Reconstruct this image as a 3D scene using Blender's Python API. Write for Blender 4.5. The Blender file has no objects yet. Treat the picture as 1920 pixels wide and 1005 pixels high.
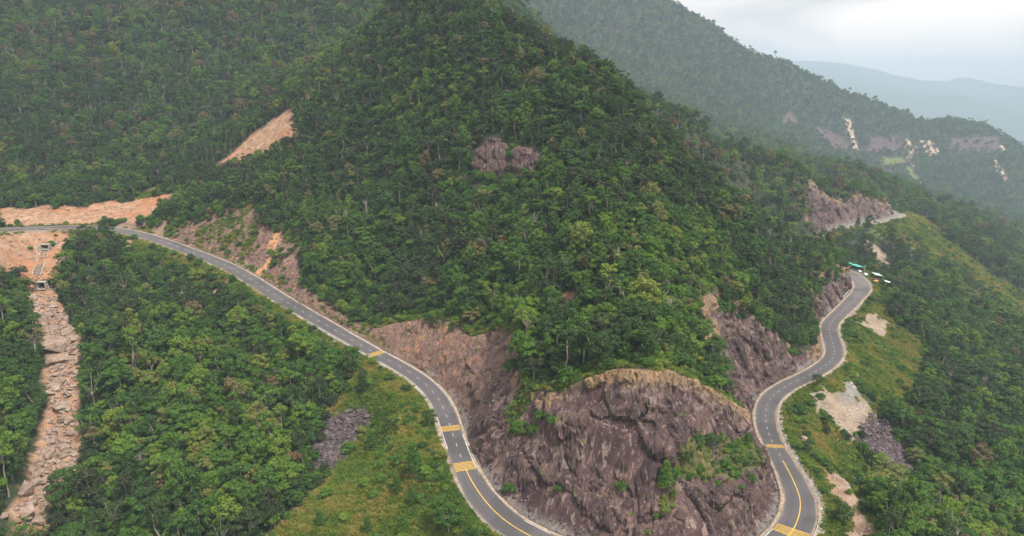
import bpy, bmesh, math, random
import numpy as np
from mathutils import Vector, Matrix

random.seed(7)
RNG = np.random.default_rng(7)
scene = bpy.context.scene
COL = scene.collection

# ------------------------------------------------------------------ camera
CAM_Z = 120.0
PITCH = math.radians(14.0)
F = 1371.0
cam_data = bpy.data.cameras.new("camera")
cam_data.sensor_width = 36.0
cam_data.lens = 36.0 * F / 1920.0
cam_data.clip_start = 1.0
cam_data.clip_end = 60000.0
cam = bpy.data.objects.new("camera", cam_data)
COL.objects.link(cam)
cam.location = (0, 0, CAM_Z)
cam.rotation_euler = (math.pi / 2 - PITCH, 0, 0)
scene.camera = cam

# ------------------------------------------------------------------ sky, sun, exposure
SUN_EL, SUN_ROT = math.radians(60), math.radians(135)
world = bpy.data.worlds.new("World")
scene.world = world
world.use_nodes = True
wn, wl = world.node_tree.nodes, world.node_tree.links
wn.clear()
w_out = wn.new("ShaderNodeOutputWorld")
w_bg = wn.new("ShaderNodeBackground")
w_bg.inputs["Strength"].default_value = 0.1
w_sky = wn.new("ShaderNodeTexSky")
w_sky.sky_type = 'NISHITA'
w_sky.sun_disc = False
w_sky.sun_elevation = SUN_EL
w_sky.sun_rotation = SUN_ROT
w_sky.air_density = 1.2
w_sky.dust_density = 2.5
tc = wn.new("ShaderNodeTexCoord")
wmap = wn.new("ShaderNodeMapping")
wmap.inputs["Scale"].default_value = (1.0, 1.0, 3.6)
wmap.inputs["Location"].default_value = (0.35, 0.2, 0.15)
wl.new(tc.outputs["Generated"], wmap.inputs[0])
cn = wn.new("ShaderNodeTexNoise")
cn.inputs["Scale"].default_value = 2.6
cn.inputs["Detail"].default_value = 7.0
cn.inputs["Roughness"].default_value = 0.52
cn.inputs["Distortion"].default_value = 0.6
wl.new(wmap.outputs[0], cn.inputs["Vector"])
cr = wn.new("ShaderNodeValToRGB")
cr.color_ramp.elements[0].position = 0.40
cr.color_ramp.elements[0].color = (2.3, 2.15, 2.08, 1)
cr.color_ramp.elements[1].position = 0.57
cr.color_ramp.elements[1].color = (4.05, 3.5, 3.2, 1)
wl.new(cn.outputs["Fac"], cr.inputs[0])
cm = wn.new("ShaderNodeMixRGB")
cm.inputs[0].default_value = 0.93
wl.new(w_sky.outputs[0], cm.inputs[1]); wl.new(cr.outputs[0], cm.inputs[2])
wl.new(cm.outputs[0], w_bg.inputs["Color"])
wl.new(w_bg.outputs[0], w_out.inputs["Surface"])

sun_data = bpy.data.lights.new("sun", 'SUN')
sun_data.energy = 1.5
sun_data.angle = math.radians(10)
sun_data.color = (1.0, 0.95, 0.88)
sun = bpy.data.objects.new("sun", sun_data)
COL.objects.link(sun)
sd = Vector((math.sin(SUN_ROT) * math.cos(SUN_EL), math.cos(SUN_ROT) * math.cos(SUN_EL), math.sin(SUN_EL)))
sun.rotation_euler = sd.to_track_quat('Z', 'Y').to_euler()
sun.location = (0, 0, 600)

scene.view_settings.view_transform = 'Standard'
scene.view_settings.look = 'None'
scene.view_settings.exposure = 1.95
scene.view_settings.gamma = 1.0
scene.view_settings.use_curve_mapping = False
scene.cycles.max_bounces = 5
scene.cycles.diffuse_bounces = 2
scene.cycles.glossy_bounces = 2
scene.cycles.transmission_bounces = 2
scene.cycles.transparent_max_bounces = 4
scene.cycles.volume_bounces = 0
scene.cycles.use_denoising = True
scene.cycles.denoising_prefilter = 'ACCURATE'
scene.cycles.denoising_input_passes = 'RGB_ALBEDO_NORMAL'
scene.cycles.caustics_reflective = False
scene.cycles.caustics_refractive = False

# ------------------------------------------------------------------ pixel -> direction helpers
SP, CP = math.sin(PITCH), math.cos(PITCH)
def ray(px, py):
    u = (np.asarray(px, float) - 960.0) / F
    v = (502.5 - np.asarray(py, float)) / F
    return u, CP + v * SP, -SP + v * CP
def at_y(px, py, Y):
    dx, dy, dz = ray(px, py); t = Y / dy
    return (dx * t, Y + 0 * t, CAM_Z + dz * t)
def at_z(px, py, z):
    dx, dy, dz = ray(px, py); t = (z - CAM_Z) / dz
    return (dx * t, dy * t, z + 0 * t)
def to_pix(x, y, z):
    zr = z - CAM_Z
    d = y * CP - zr * SP
    v = (y * SP + zr * CP) / d
    return 960 + F * x / d, 502.5 - F * v, d

HAZE = 0.00015
# ------------------------------------------------------------------ numpy noise
def _hash(ix, iy, iz, seed):
    h = (ix * 374761393 + iy * 668265263 + iz * 2147483647 + seed * 1274126177) & 0xFFFFFFFF
    h = ((h ^ (h >> 13)) * 1274126177) & 0xFFFFFFFF
    h = h ^ (h >> 16)
    return (h & 0xFFFFFF).astype(np.float64) / 0xFFFFFF
def vnoise(x, y, z=None, seed=0):
    x = np.asarray(x, float); y = np.asarray(y, float)
    z = np.zeros_like(x) if z is None else np.asarray(z, float)
    fx, fy, fz = np.floor(x), np.floor(y), np.floor(z)
    ix, iy, iz = fx.astype(np.int64), fy.astype(np.int64), fz.astype(np.int64)
    a, b, c = x - fx, y - fy, z - fz
    a = a * a * a * (a * (a * 6 - 15) + 10); b = b * b * b * (b * (b * 6 - 15) + 10); c = c * c * c * (c * (c * 6 - 15) + 10)
    r = 0
    for dx in (0, 1):
        wx = a if dx else 1 - a
        for dy in (0, 1):
            wy = b if dy else 1 - b
            for dz in (0, 1):
                wz = c if dz else 1 - c
                r = r + wx * wy * wz * _hash(ix + dx, iy + dy, iz + dz, seed)
    return r * 2 - 1
def fbm(x, y, z=None, octaves=4, seed=0, rough=0.5):
    r, amp, tot, f = 0, 1.0, 0.0, 1.0
    for i in range(octaves):
        r = r + amp * vnoise(x * f + 17.3 * i, y * f - 9.1 * i, None if z is None else z * f + 3.7 * i, seed + i)
        tot += amp; amp *= rough; f *= 2.03
    return r / tot
def ridged(x, y, z=None, octaves=4, seed=0):
    r, amp, tot, f = 0, 1.0, 0.0, 1.0
    for i in range(octaves):
        n = 1 - np.abs(vnoise(x * f + 5.3 * i, y * f + 2.1 * i, None if z is None else z * f - 4.7 * i, seed + i))
        r = r + amp * n * n; tot += amp; amp *= 0.5; f *= 2.1
    return r / tot
def sstep(e0, e1, x):
    t = np.clip((x - e0) / (e1 - e0), 0, 1)
    return t * t * (3 - 2 * t)

# ------------------------------------------------------------------ road centre line
ROAD_PIX = [  # px, py, z, half width
 (-160, 447, 54, 4.6), (-80, 438, 51, 4.6), (0, 430, 48, 4.6), (60, 427, 46.5, 4.6), (120, 425.5, 45, 4.6), (175, 427, 43.5, 4.6), (215, 431, 42.3, 4.6),
 (250, 437, 41, 4.6), (300, 451, 38.3, 4.4), (350, 469, 35, 4.3), (400, 488, 32, 4.2), (440, 506, 29.5, 4.1), (480, 530, 27, 4.0),
 (520, 556, 24.6, 4.0), (560, 580, 22.4, 3.9), (600, 603, 20.4, 3.8), (650, 632, 18.2, 3.7), (700, 660, 16.3, 3.6),
 (747, 686, 14.8, 3.6), (789, 713, 13.6, 3.6), (820, 745, 12.7, 3.6), (838, 782, 11.9, 3.5), (847, 809, 11.3, 3.45), (858, 840, 10.6, 3.4),
 (870, 872, 9.9, 3.5), (887, 907, 9.0, 3.8), (916, 947, 7.8, 4.2), (952, 980, 6.7, 4.4), (996, 1006, 5.8, 4.6),
 (1050, 1032, 5.0, 4.8), (1120, 1060, 4.2, 5.0), (1210, 1082, 3.6, 5.0), (1300, 1088, 3.2, 5.0), (1380, 1072, 2.9, 5.0), (1440, 1040, 2.6, 5.0),
 (1479, 1004, 2.4, 4.8), (1493, 982, 2.3, 4.7), (1500, 958, 2.2, 4.5), (1500, 935, 2.0, 4.3), (1492, 912, 1.8, 4.0), (1482, 890, 1.6, 3.8),
 (1470, 868, 1.4, 3.5), (1456, 843, 1.1, 3.3), (1447, 826, 1.0, 3.3), (1439, 806, .9, 3.4), (1436, 787, .9, 3.5), (1436, 769, .9, 3.6),
 (1446, 746, .9, 3.7), (1463, 732, .9, 3.7), (1484, 719, 1.0, 3.7), (1508, 708, 1.0, 3.7), (1535, 693, 1.0, 3.7), (1555, 679, 1.1, 3.8),
 (1564, 664, 1.1, 3.8), (1563, 649, 1.2, 3.9), (1558, 632, 1.3, 3.9), (1555, 618, 1.3, 3.9), (1557, 607, 1.4, 3.9), (1566, 596, 1.4, 3.9), (1580, 583, 1.5, 4.0),
 (1598, 565, 1.6, 4.2), (1612, 549, 1.6, 4.4), (1617, 536, 1.6, 4.4), (1609, 523, 1.6, 4.3), (1592, 511, 1.5, 4.2), (1572, 502, 1.4, 4.0),
 (1553, 492, 1.2, 4.0), (1542, 478, .8, 4.0), (1541, 460, .2, 4.0), (1551, 443, -.8, 4.0), (1573, 430, -1.8, 4.0), (1608, 421.5, -2.8, 4.0), (1640, 417, -3.6, 4.0),
 (1667, 411.5, -4.4, 4.2), (1686, 404, -5, 4.4), (1684, 399, -5.2, 4.4), (1660, 395, -5.4, 4.2), (1600, 391, -5.6, 4.2)]
def catmull(P, step):
    P = np.array(P, float)
    out = []
    for i in range(len(P) - 1):
        p0, p1, p2, p3 = P[max(i - 1, 0)], P[i], P[i + 1], P[min(i + 2, len(P) - 1)]
        L = np.linalg.norm((p2 - p1)[:2]); n = max(2, int(L / step))
        for k in range(n):
            t = k / n
            out.append(0.5 * (2 * p1 + (p2 - p0) * t + (2 * p0 - 5 * p1 + 4 * p2 - p3) * t * t + (3 * p1 - p0 - 3 * p2 + p3) * t ** 3))
    out.append(P[-1])
    return np.array(out)
def resample(P, step):
    d = np.r_[0, np.cumsum(np.linalg.norm(np.diff(P[:, :3], axis=0), axis=1))]
    s = np.arange(0, d[-1], step)
    return np.stack([np.interp(s, d, P[:, k]) for k in range(P.shape[1])], 1)
_rp = []
for px, py, z, hw in ROAD_PIX:
    x, y, zz = at_z(px, py, z); _rp.append((float(x), float(y), z, hw))
ROAD = resample(catmull(_rp, 1.0), 1.5)
for _ in range(3):   # smooth
    ROAD[1:-1] = 0.25 * ROAD[:-2] + 0.5 * ROAD[1:-1] + 0.25 * ROAD[2:]
ROAD = resample(ROAD, 1.5)
NR = len(ROAD)
_t = np.gradient(ROAD[:, :2], axis=0); _t /= np.linalg.norm(_t, axis=1)[:, None]
ROAD_T = _t
ROAD_N = np.stack([-_t[:, 1], _t[:, 0]], 1)       # left-hand normal = hill side
ROAD_S = np.arange(NR) * 1.5
ROAD_PX = np.stack(to_pix(ROAD[:, 0], ROAD[:, 1], ROAD[:, 2])[:2], 1)
def road_s_at(px, py):
    return float(ROAD_S[np.argmin((ROAD_PX[:, 0] - px) ** 2 + (ROAD_PX[:, 1] - py) ** 2)])

def road_near(x, y):
    """nearest road sample: signed side, distance, index"""
    x = np.asarray(x, float); y = np.asarray(y, float)
    n = x.size; xf, yf = x.ravel(), y.ravel()
    best = np.full(n, 1e18); idx = np.zeros(n, int)
    sel = np.where((yf < 850) & (xf > -420) & (xf < 520))[0]
    if sel.size:
        for c in range(0, sel.size, 20000):
            q = sel[c:c + 20000]
            d2 = (xf[q, None] - ROAD[None, ::2, 0]) ** 2 + (yf[q, None] - ROAD[None, ::2, 1]) ** 2
            j = d2.argmin(1) * 2
            bb = np.full(q.size, 1e18); bi = j.copy()
            for o in (-1, 0, 1):
                jj = np.clip(j + o, 0, NR - 1)
                dd = (xf[q] - ROAD[jj, 0]) ** 2 + (yf[q] - ROAD[jj, 1]) ** 2
                m = dd < bb; bb[m] = dd[m]; bi[m] = jj[m]
            # exact perpendicular distance along the local tangent
            ex, ey = xf[q] - ROAD[bi, 0], yf[q] - ROAD[bi, 1]
            along = np.clip(ex * ROAD_T[bi, 0] + ey * ROAD_T[bi, 1], -1.5, 1.5)
            px_, py_ = ex - along * ROAD_T[bi, 0], ey - along * ROAD_T[bi, 1]
            best[q] = np.hypot(px_, py_); idx[q] = bi
    side = (xf - ROAD[idx, 0]) * ROAD_N[idx, 0] + (yf - ROAD[idx, 1]) * ROAD_N[idx, 1]
    d = np.where(best > 1e17, 1e6, best)
    return d.reshape(x.shape), np.sign(side).reshape(x.shape), idx.reshape(x.shape)

# ------------------------------------------------------------------ natural terrain from control points
CTRL = []
def C(px, py, Y): CTRL.append(at_y(px, py, Y))
def W(x, y, z): CTRL.append((x, y, z))
for a in [  # the wooded hill
 (1180, 668, 195), (1240, 676, 194), (1300, 715, 200), (1390, 778, 214), (1100, 705, 195), (1010, 728, 204), (1050, 570, 242), (960, 610, 246), (880, 640, 254),
 (800, 605, 280), (700, 580, 310), (600, 530, 332), (540, 440, 358), (480, 450, 366), (420, 400, 396), (330, 392, 425),
 (1405, 585, 304), (1500, 555, 360), (1560, 480, 446), (1545, 447, 458), (1460, 640, 300),
 (1180, 550, 232), (1150, 430, 275), (1100, 300, 325), (1000, 150, 385), (900, 20, 440), (870, -30, 470), (800, -60, 500),
 (1300, 500, 280), (1350, 620, 262), (1400, 450, 345), (900, 500, 300), (900, 400, 335), (750, 480, 330), (600, 420, 378), (700, 300, 410),
 (950, 300, 348), (850, 150, 410), (1230, 300, 340),
 (740, 0, 510), (700, 100, 490), (620, 200, 480), (560, 215, 480), (480, 300, 468), (400, 350, 455), (330, 388, 440)]: C(*a)
RIDGE = [(1000, 40, 425), (1130, 100, 385), (1175, 150, 375), (1220, 200, 372), (1330, 312, 385), (1420, 385, 396), (1480, 432, 425)]
for a in RIDGE:
    x, y, z = at_y(*a); z -= 8; W(x, y, z); W(x + 12, y + 45, z - 36); W(x + 22, y + 100, z - 66)
x, y, z = at_y(870, -30, 470); W(x, y + 70, z - 8); W(x + 40, y + 200, z - 30)
for a in [  # slope behind the left road
 (100, 388, 446), (250, 374, 458), (0, 392, 440), (-120, 395, 440), (100, 300, 510), (100, 150, 620), (100, 0, 740), (400, 250, 560), (400, 150, 650), (400, 0, 760),
 (600, 100, 680), (650, 0, 760), (300, 300, 512), (-150, 200, 560), (-150, 0, 740), (100, -150, 900), (500, -150, 930), (850, -120, 900)]: C(*a)
for a in [  # ravine and bowl below the left arm
 (85, 530, 343), (100, 600, 312), (110, 700, 276), (100, 800, 247), (80, 900, 224), (60, 1000, 203), (30, 1100, 186),
 (0, 520, 342), (0, 600, 292), (0, 700, 256), (0, 850, 213), (-100, 1000, 185), (-150, 700, 250), (-150, 520, 330),
 (200, 600, 292), (190, 700, 262), (300, 700, 268), (300, 850, 226), (300, 1000, 195), (500, 850, 229), (500, 1000, 194), (500, 700, 270),
 (700, 850, 229), (600, 930, 207), (700, 1000, 188), (860, 1000, 174), (650, 720, 263), (400, 560, 346), (600, 780, 246), (250, 520, 356), (200, 455, 372), (800, 930, 191)]: C(*a)
for a in [  # valley side below the right arm
 (1575, 900, 207), (1650, 950, 209), (1540, 760, 268), (1600, 780, 271), (1680, 850, 256), (1750, 950, 236), (1900, 1000, 226), (1900, 850, 287), (1900, 700, 385),
 (1750, 700, 346), (1650, 640, 360), (1700, 560, 455), (1630, 480, 560), (1800, 560, 490), (1900, 600, 495), (1700, 420, 682), (1780, 460, 650), (1850, 510, 620),
 (1920, 570, 590), (1700, 470, 600), (1800, 530, 550), (1850, 450, 800), (1920, 500, 760), (1920, 450, 1000), (1920, 430, 1400), (1800, 400, 1300), (1700, 350, 1500)]: C(*a)
for a in [(1220, 195, 560), (1300, 215, 600), (1400, 262, 640), (1480, 280, 670), (1560, 325, 702), (1650, 362, 735), (1450, 350, 625), (1540, 365, 668), (1600, 360, 708)]:
    x, y, z = at_y(*a); W(x, y, z - (11 if a[1] < 340 else 2))
for a in [(1300, 215, 600), (1400, 262, 640), (1480, 280, 670), (1560, 325, 702), (1640, 362, 730)]:
    x, y, z = at_y(*a); W(x + 25, y + 70, z - 52)
for a in [  # far mountain
 (1000, -100, 1500), (1250, -6, 1600), (1340, 44, 1620), (1480, 114, 1650), (1560, 154, 1660), (1640, 184, 1680), (1700, 210, 1680), (1735, 228, 1685), (1790, 218, 1690), (1850, 232, 1700), (1885, 268, 1700),
 (1100, 60, 1400), (1220, 180, 1300), (1400, 200, 1450), (1500, 240, 1500), (1600, 292, 1530), (1700, 291, 1540), (1800, 290, 1545), (1900, 290, 1560),
 (1650, 330, 1450), (1800, 350, 1400), (1900, 400, 1300)]:
    x, y, z = at_y(a[0], a[1], a[2] * 1.32); W(x, y, z - (14 if a[2] >= 1600 else 0))
for a in [(1250, -6, 1600), (1480, 114, 1650), (1640, 184, 1680), (1790, 218, 1690), (1885, 268, 1700)]:
    x, y, z = at_y(a[0], a[1], a[2] * 1.32); W(x + 120, y + 300, z - 170)
W(30, 128, -14); W(40, 60, -50); W(-120, 120, -40); W(160, 110, -40); W(-300, 120, -10); W(350, 120, -70); W(0, -100, -90); W(500, 350, -90); W(800, 700, -150); W(1100, 1100, -210)
W(1900, 1900, -260); W(1500, 1300, -230); W(-700, 300, 60); W(-800, 900, 260); W(-600, 1500, 420); W(0, 2500, 520); W(300, 1000, 10); W(100, 1100, 60); W(500, 1300, 0); W(250, 1450, 100); W(420, 900, 20); W(1500, 600, -220); W(-700, -100, -30); W(900, 0, -160)
BROW = [(1100, 705, 195), (1180, 668, 195), (1240, 676, 194), (1300, 715, 200), (1390, 778, 214), (1010, 728, 204), (960, 610, 246), (880, 640, 254), (800, 605, 280), (700, 580, 310), (600, 530, 332), (540, 470, 352), (480, 450, 366),
        (1405, 585, 304), (1500, 555, 360), (1560, 480, 446), (1450, 350, 625), (1540, 365, 668), (1600, 360, 708), (1650, 362, 735)]
for a in BROW:
    x, y, z = at_y(*a)
    j = int(np.argmin((ROAD[:, 0] - x) ** 2 + (ROAD[:, 1] - y) ** 2)); vx, vy = ROAD[j, 0] - x, ROAD[j, 1] - y; L = math.hypot(vx, vy)
    for f_, dz_ in ((.45, .5), (.9, 3.0)):
        if (z - dz_) - ROAD[j, 2] > 3: W(x + vx * f_, y + vy * f_, z - dz_)
CTRL = np.array(CTRL, float)
_c0 = 14.0
_kd = np.sqrt((CTRL[:, None, 0] - CTRL[None, :, 0]) ** 2 + (CTRL[:, None, 1] - CTRL[None, :, 1]) ** 2 + _c0 ** 2)
_n = len(CTRL)
_A = np.zeros((_n + 3, _n + 3)); _A[:_n, :_n] = _kd
_A[:_n, _n] = 1; _A[:_n, _n + 1] = CTRL[:, 0] / 1000; _A[:_n, _n + 2] = CTRL[:, 1] / 1000
_A[_n:, :_n] = _A[:_n, _n:].T
_A[np.arange(_n), np.arange(_n)] -= 1.5
_w = np.linalg.solve(_A, np.r_[CTRL[:, 2], 0, 0, 0])
def natural(x, y):
    sh = np.shape(x); xf, yf = np.ravel(x), np.ravel(y); out = np.empty(xf.size)
    for c in range(0, xf.size, 20000):
        xs, ys = xf[c:c + 20000], yf[c:c + 20000]
        r = np.sqrt((xs[:, None] - CTRL[None, :, 0]) ** 2 + (ys[:, None] - CTRL[None, :, 1]) ** 2 + _c0 ** 2)
        out[c:c + 20000] = r @ _w[:_n] + _w[_n] + _w[_n + 1] * xs / 1000 + _w[_n + 2] * ys / 1000
    out = out.reshape(sh)
    far = sstep(900, 1700, np.asarray(y))
    return out + 2.2 * fbm(x / 38, y / 38, octaves=4, seed=3) * (1 - far) + far * 16 * (ridged(x / 260, y / 260, octaves=3, seed=9) - 0.5)

S_SOIL0, S_SOIL1 = road_s_at(640, 626), road_s_at(800, 722)      # earthy cut until here, hard rock from here
S_R0, S_R1 = road_s_at(1440, 752), road_s_at(1575, 590)
S_FAR = road_s_at(1556, 440)
S_LB = road_s_at(285, 447)
S_LEDGE, S_LEDGE2 = road_s_at(1330, 1085), road_s_at(1478, 882)
def cut_slope(s):
    return np.interp(s, [0, 120, S_SOIL0, S_SOIL1, S_SOIL1 + 60, S_R0 - 20, S_R0 + 30, S_R1, S_FAR, S_FAR + 150],
                        [1.0, 0.9, 0.95, 1.2, 1.75, 1.75, 2.3, 2.6, 1.9, 1.9])
def shoulder_in(s):
    return np.interp(s, [0, 60, 110, 180, S_SOIL1, NR * 1.5], [14, 12, 5, 2.4, 2.2, 2.2])
S_STALL0, S_STALL1 = road_s_at(1612, 528), road_s_at(1550, 489)
def shoulder_out(s):
    return 1.6 + 12.0 * sstep(S_STALL0 - 8, S_STALL0 + 10, s) * (1 - sstep(S_STALL1 - 6, S_STALL1 + 8, s))
def height(x, y, full=False):
    x = np.asarray(x, float); y = np.asarray(y, float)
    nat = natural(x, y)
    d, side, idx = road_near(x, y)
    rz, hw, s = ROAD[idx, 2], ROAD[idx, 3], ROAD_S[idx]
    inner = side > 0
    e = d - hw
    # buttresses and gullies along the cut face
    rockness = sstep(S_SOIL0, S_SOIL1 + 40, s)
    g = 2.6 * fbm(s / 16.0, nat * 0 + 0.3, octaves=3, seed=21) + 1.3 * fbm(x / 7.0, y / 7.0, octaves=3, seed=22)
    ein = np.maximum(e - shoulder_in(s) - g * (0.35 + 0.65 * rockness) * sstep(1.0, 7.0, e), 0)
    hcut = ein * cut_slope(s)
    lw = sstep(S_LEDGE - 8, S_LEDGE + 8, s) * (1 - sstep(S_LEDGE2 - 14, S_LEDGE2, s))
    hl = np.interp(ein, [0, 7.5, 13.5, 40], [0, 13.0, 17.0, 17.0 + 26.5 * 1.9])
    hcut = hcut * (1 - lw) + hl * lw
    # ledges
    hcut = hcut + 1.4 * rockness * np.sin(hcut / 3.1 + 3 * fbm(x / 20, y / 20, octaves=2, seed=5)) * sstep(2, 8, hcut)
    zc = rz - 0.25 + hcut
    near = d < 90
    cut = inner & near & (zc < nat)
    z = np.where(cut, zc, nat)
    # soften the brow of the cut
    blend = inner & near
    k = 2.0
    hsm = np.clip(0.5 + 0.5 * (nat - zc) / k, 0, 1)
    zsm = nat * (1 - hsm) + zc * hsm - k * hsm * (1 - hsm)
    z = np.where(blend, np.minimum(zsm, nat), z)
    fill = rz - 0.35 - np.maximum(e - shoulder_out(s), 0) * np.interp(s, [0, 100, 160], [0.95, 0.8, 0.66]) 
    outer = (~inner) & near
    cap = rz - 0.35 - np.maximum(e - 2.5, 0) * 0.18          # nothing rises above the road on its outer side
    zo = np.maximum(nat, fill)
    capw = 1 - sstep(10, 30, e)
    zo = np.where(zo > cap, zo + (cap - zo) * capw, zo)
    z = np.where(outer, zo, z)
    z = np.where(e < np.where(inner, 1.2, shoulder_out(s)), rz - 0.35, z)
    low_in = inner & (z < rz - 0.35) & (e < 25)
    z = np.where(low_in, z + (rz - 0.35 - z) * (1 - sstep(4, 25, e)), z)
    if full:
        cutm = np.where(inner & near, sstep(-1.0, 1.5, nat - zc) * sstep(0.8, 2.0, e), 0.0)
        ee = np.maximum(e, 0)
        return z, cutm, np.where(inner, ee, -ee), s, nat, rz
    return z

# ------------------------------------------------------------------ terrain grid
def axis(lo, hi, f0, f1, fine, grow=1.05, mx=11):
    a = list(np.arange(f0, f1 + 1e-6, fine))
    st = fine; v = f0; L = []
    while v > lo: st = min(st * grow, mx); v -= st; L.append(v)
    st = fine; v = f1; R = []
    while v < hi: st = min(st * grow, mx); v += st; R.append(v)
    return np.array(L[::-1] + a + R)
XS = axis(-1000, 2000, -275, 250, 1.35)
YS = axis(-300, 2700, 130, 470, 1.35, grow=1.025, mx=9)
GX, GY = np.meshgrid(XS, YS)
GZ, CUT, EDGE, SARC, NAT, RZ = height(GX, GY, True)
def zat(x, y):
    x = np.asarray(x, float); y = np.asarray(y, float)
    i = np.clip(np.searchsorted(XS, x) - 1, 0, len(XS) - 2); j = np.clip(np.searchsorted(YS, y) - 1, 0, len(YS) - 2)
    a = np.clip((x - XS[i]) / (XS[i + 1] - XS[i]), 0, 1); b = np.clip((y - YS[j]) / (YS[j + 1] - YS[j]), 0, 1)
    return (GZ[j, i] * (1 - a) + GZ[j, i + 1] * a) * (1 - b) + (GZ[j + 1, i] * (1 - a) + GZ[j + 1, i + 1] * a) * b
def grid_at(A, x, y):
    i = np.clip(np.searchsorted(XS, x) - 1, 0, len(XS) - 2); j = np.clip(np.searchsorted(YS, y) - 1, 0, len(YS) - 2)
    return A[j, i]
def hit(px, py, tmin=90.0):
    """where the line of sight through a pixel meets the ground"""
    px = np.atleast_1d(np.asarray(px, float)); py = np.atleast_1d(np.asarray(py, float))
    dx, dy, dz = ray(px, py)
    t = np.full(px.shape, tmin); done = np.zeros(px.shape, bool); step = 1.0
    while not done.all() and t.min() < 3600:
        under = CAM_Z + dz * t < zat(dx * t, dy * t)
        done |= under
        t = np.where(done, t, t + np.maximum(0.8, t * 0.004))
        if (t[~done] > 3600).all(): break
    return np.stack([dx * t, dy * t, zat(dx * t, dy * t)], -1)
def world_poly(pts, sub=3):
    P = []
    for i in range(len(pts)):
        a, b = pts[i], pts[(i + 1) % len(pts)]
        for k in range(sub): P.append((a[0] + (b[0] - a[0]) * k / sub, a[1] + (b[1] - a[1]) * k / sub))
    P = np.array(P)
    return hit(P[:, 0], P[:, 1])[:, :2]
def poly_sd(poly, x, y):
    """signed distance, positive inside"""
    x = np.ravel(x); y = np.ravel(y)
    inside = np.zeros(x.size, bool); best = np.full(x.size, 1e18)
    n = len(poly)
    for i in range(n):
        x0, y0 = poly[i]; x1, y1 = poly[(i + 1) % n]
        c = (y0 > y) != (y1 > y)
        if abs(y1 - y0) > 1e-9: inside ^= c & (x < (x1 - x0) * (y - y0) / (y1 - y0) + x0)
        ex, ey = x1 - x0, y1 - y0; L = ex * ex + ey * ey + 1e-12
        t = np.clip(((x - x0) * ex + (y - y0) * ey) / L, 0, 1)
        best = np.minimum(best, (x - x0 - t * ex) ** 2 + (y - y0 - t * ey) ** 2)
    d = np.sqrt(best)
    return np.where(inside, d, -d)
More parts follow.
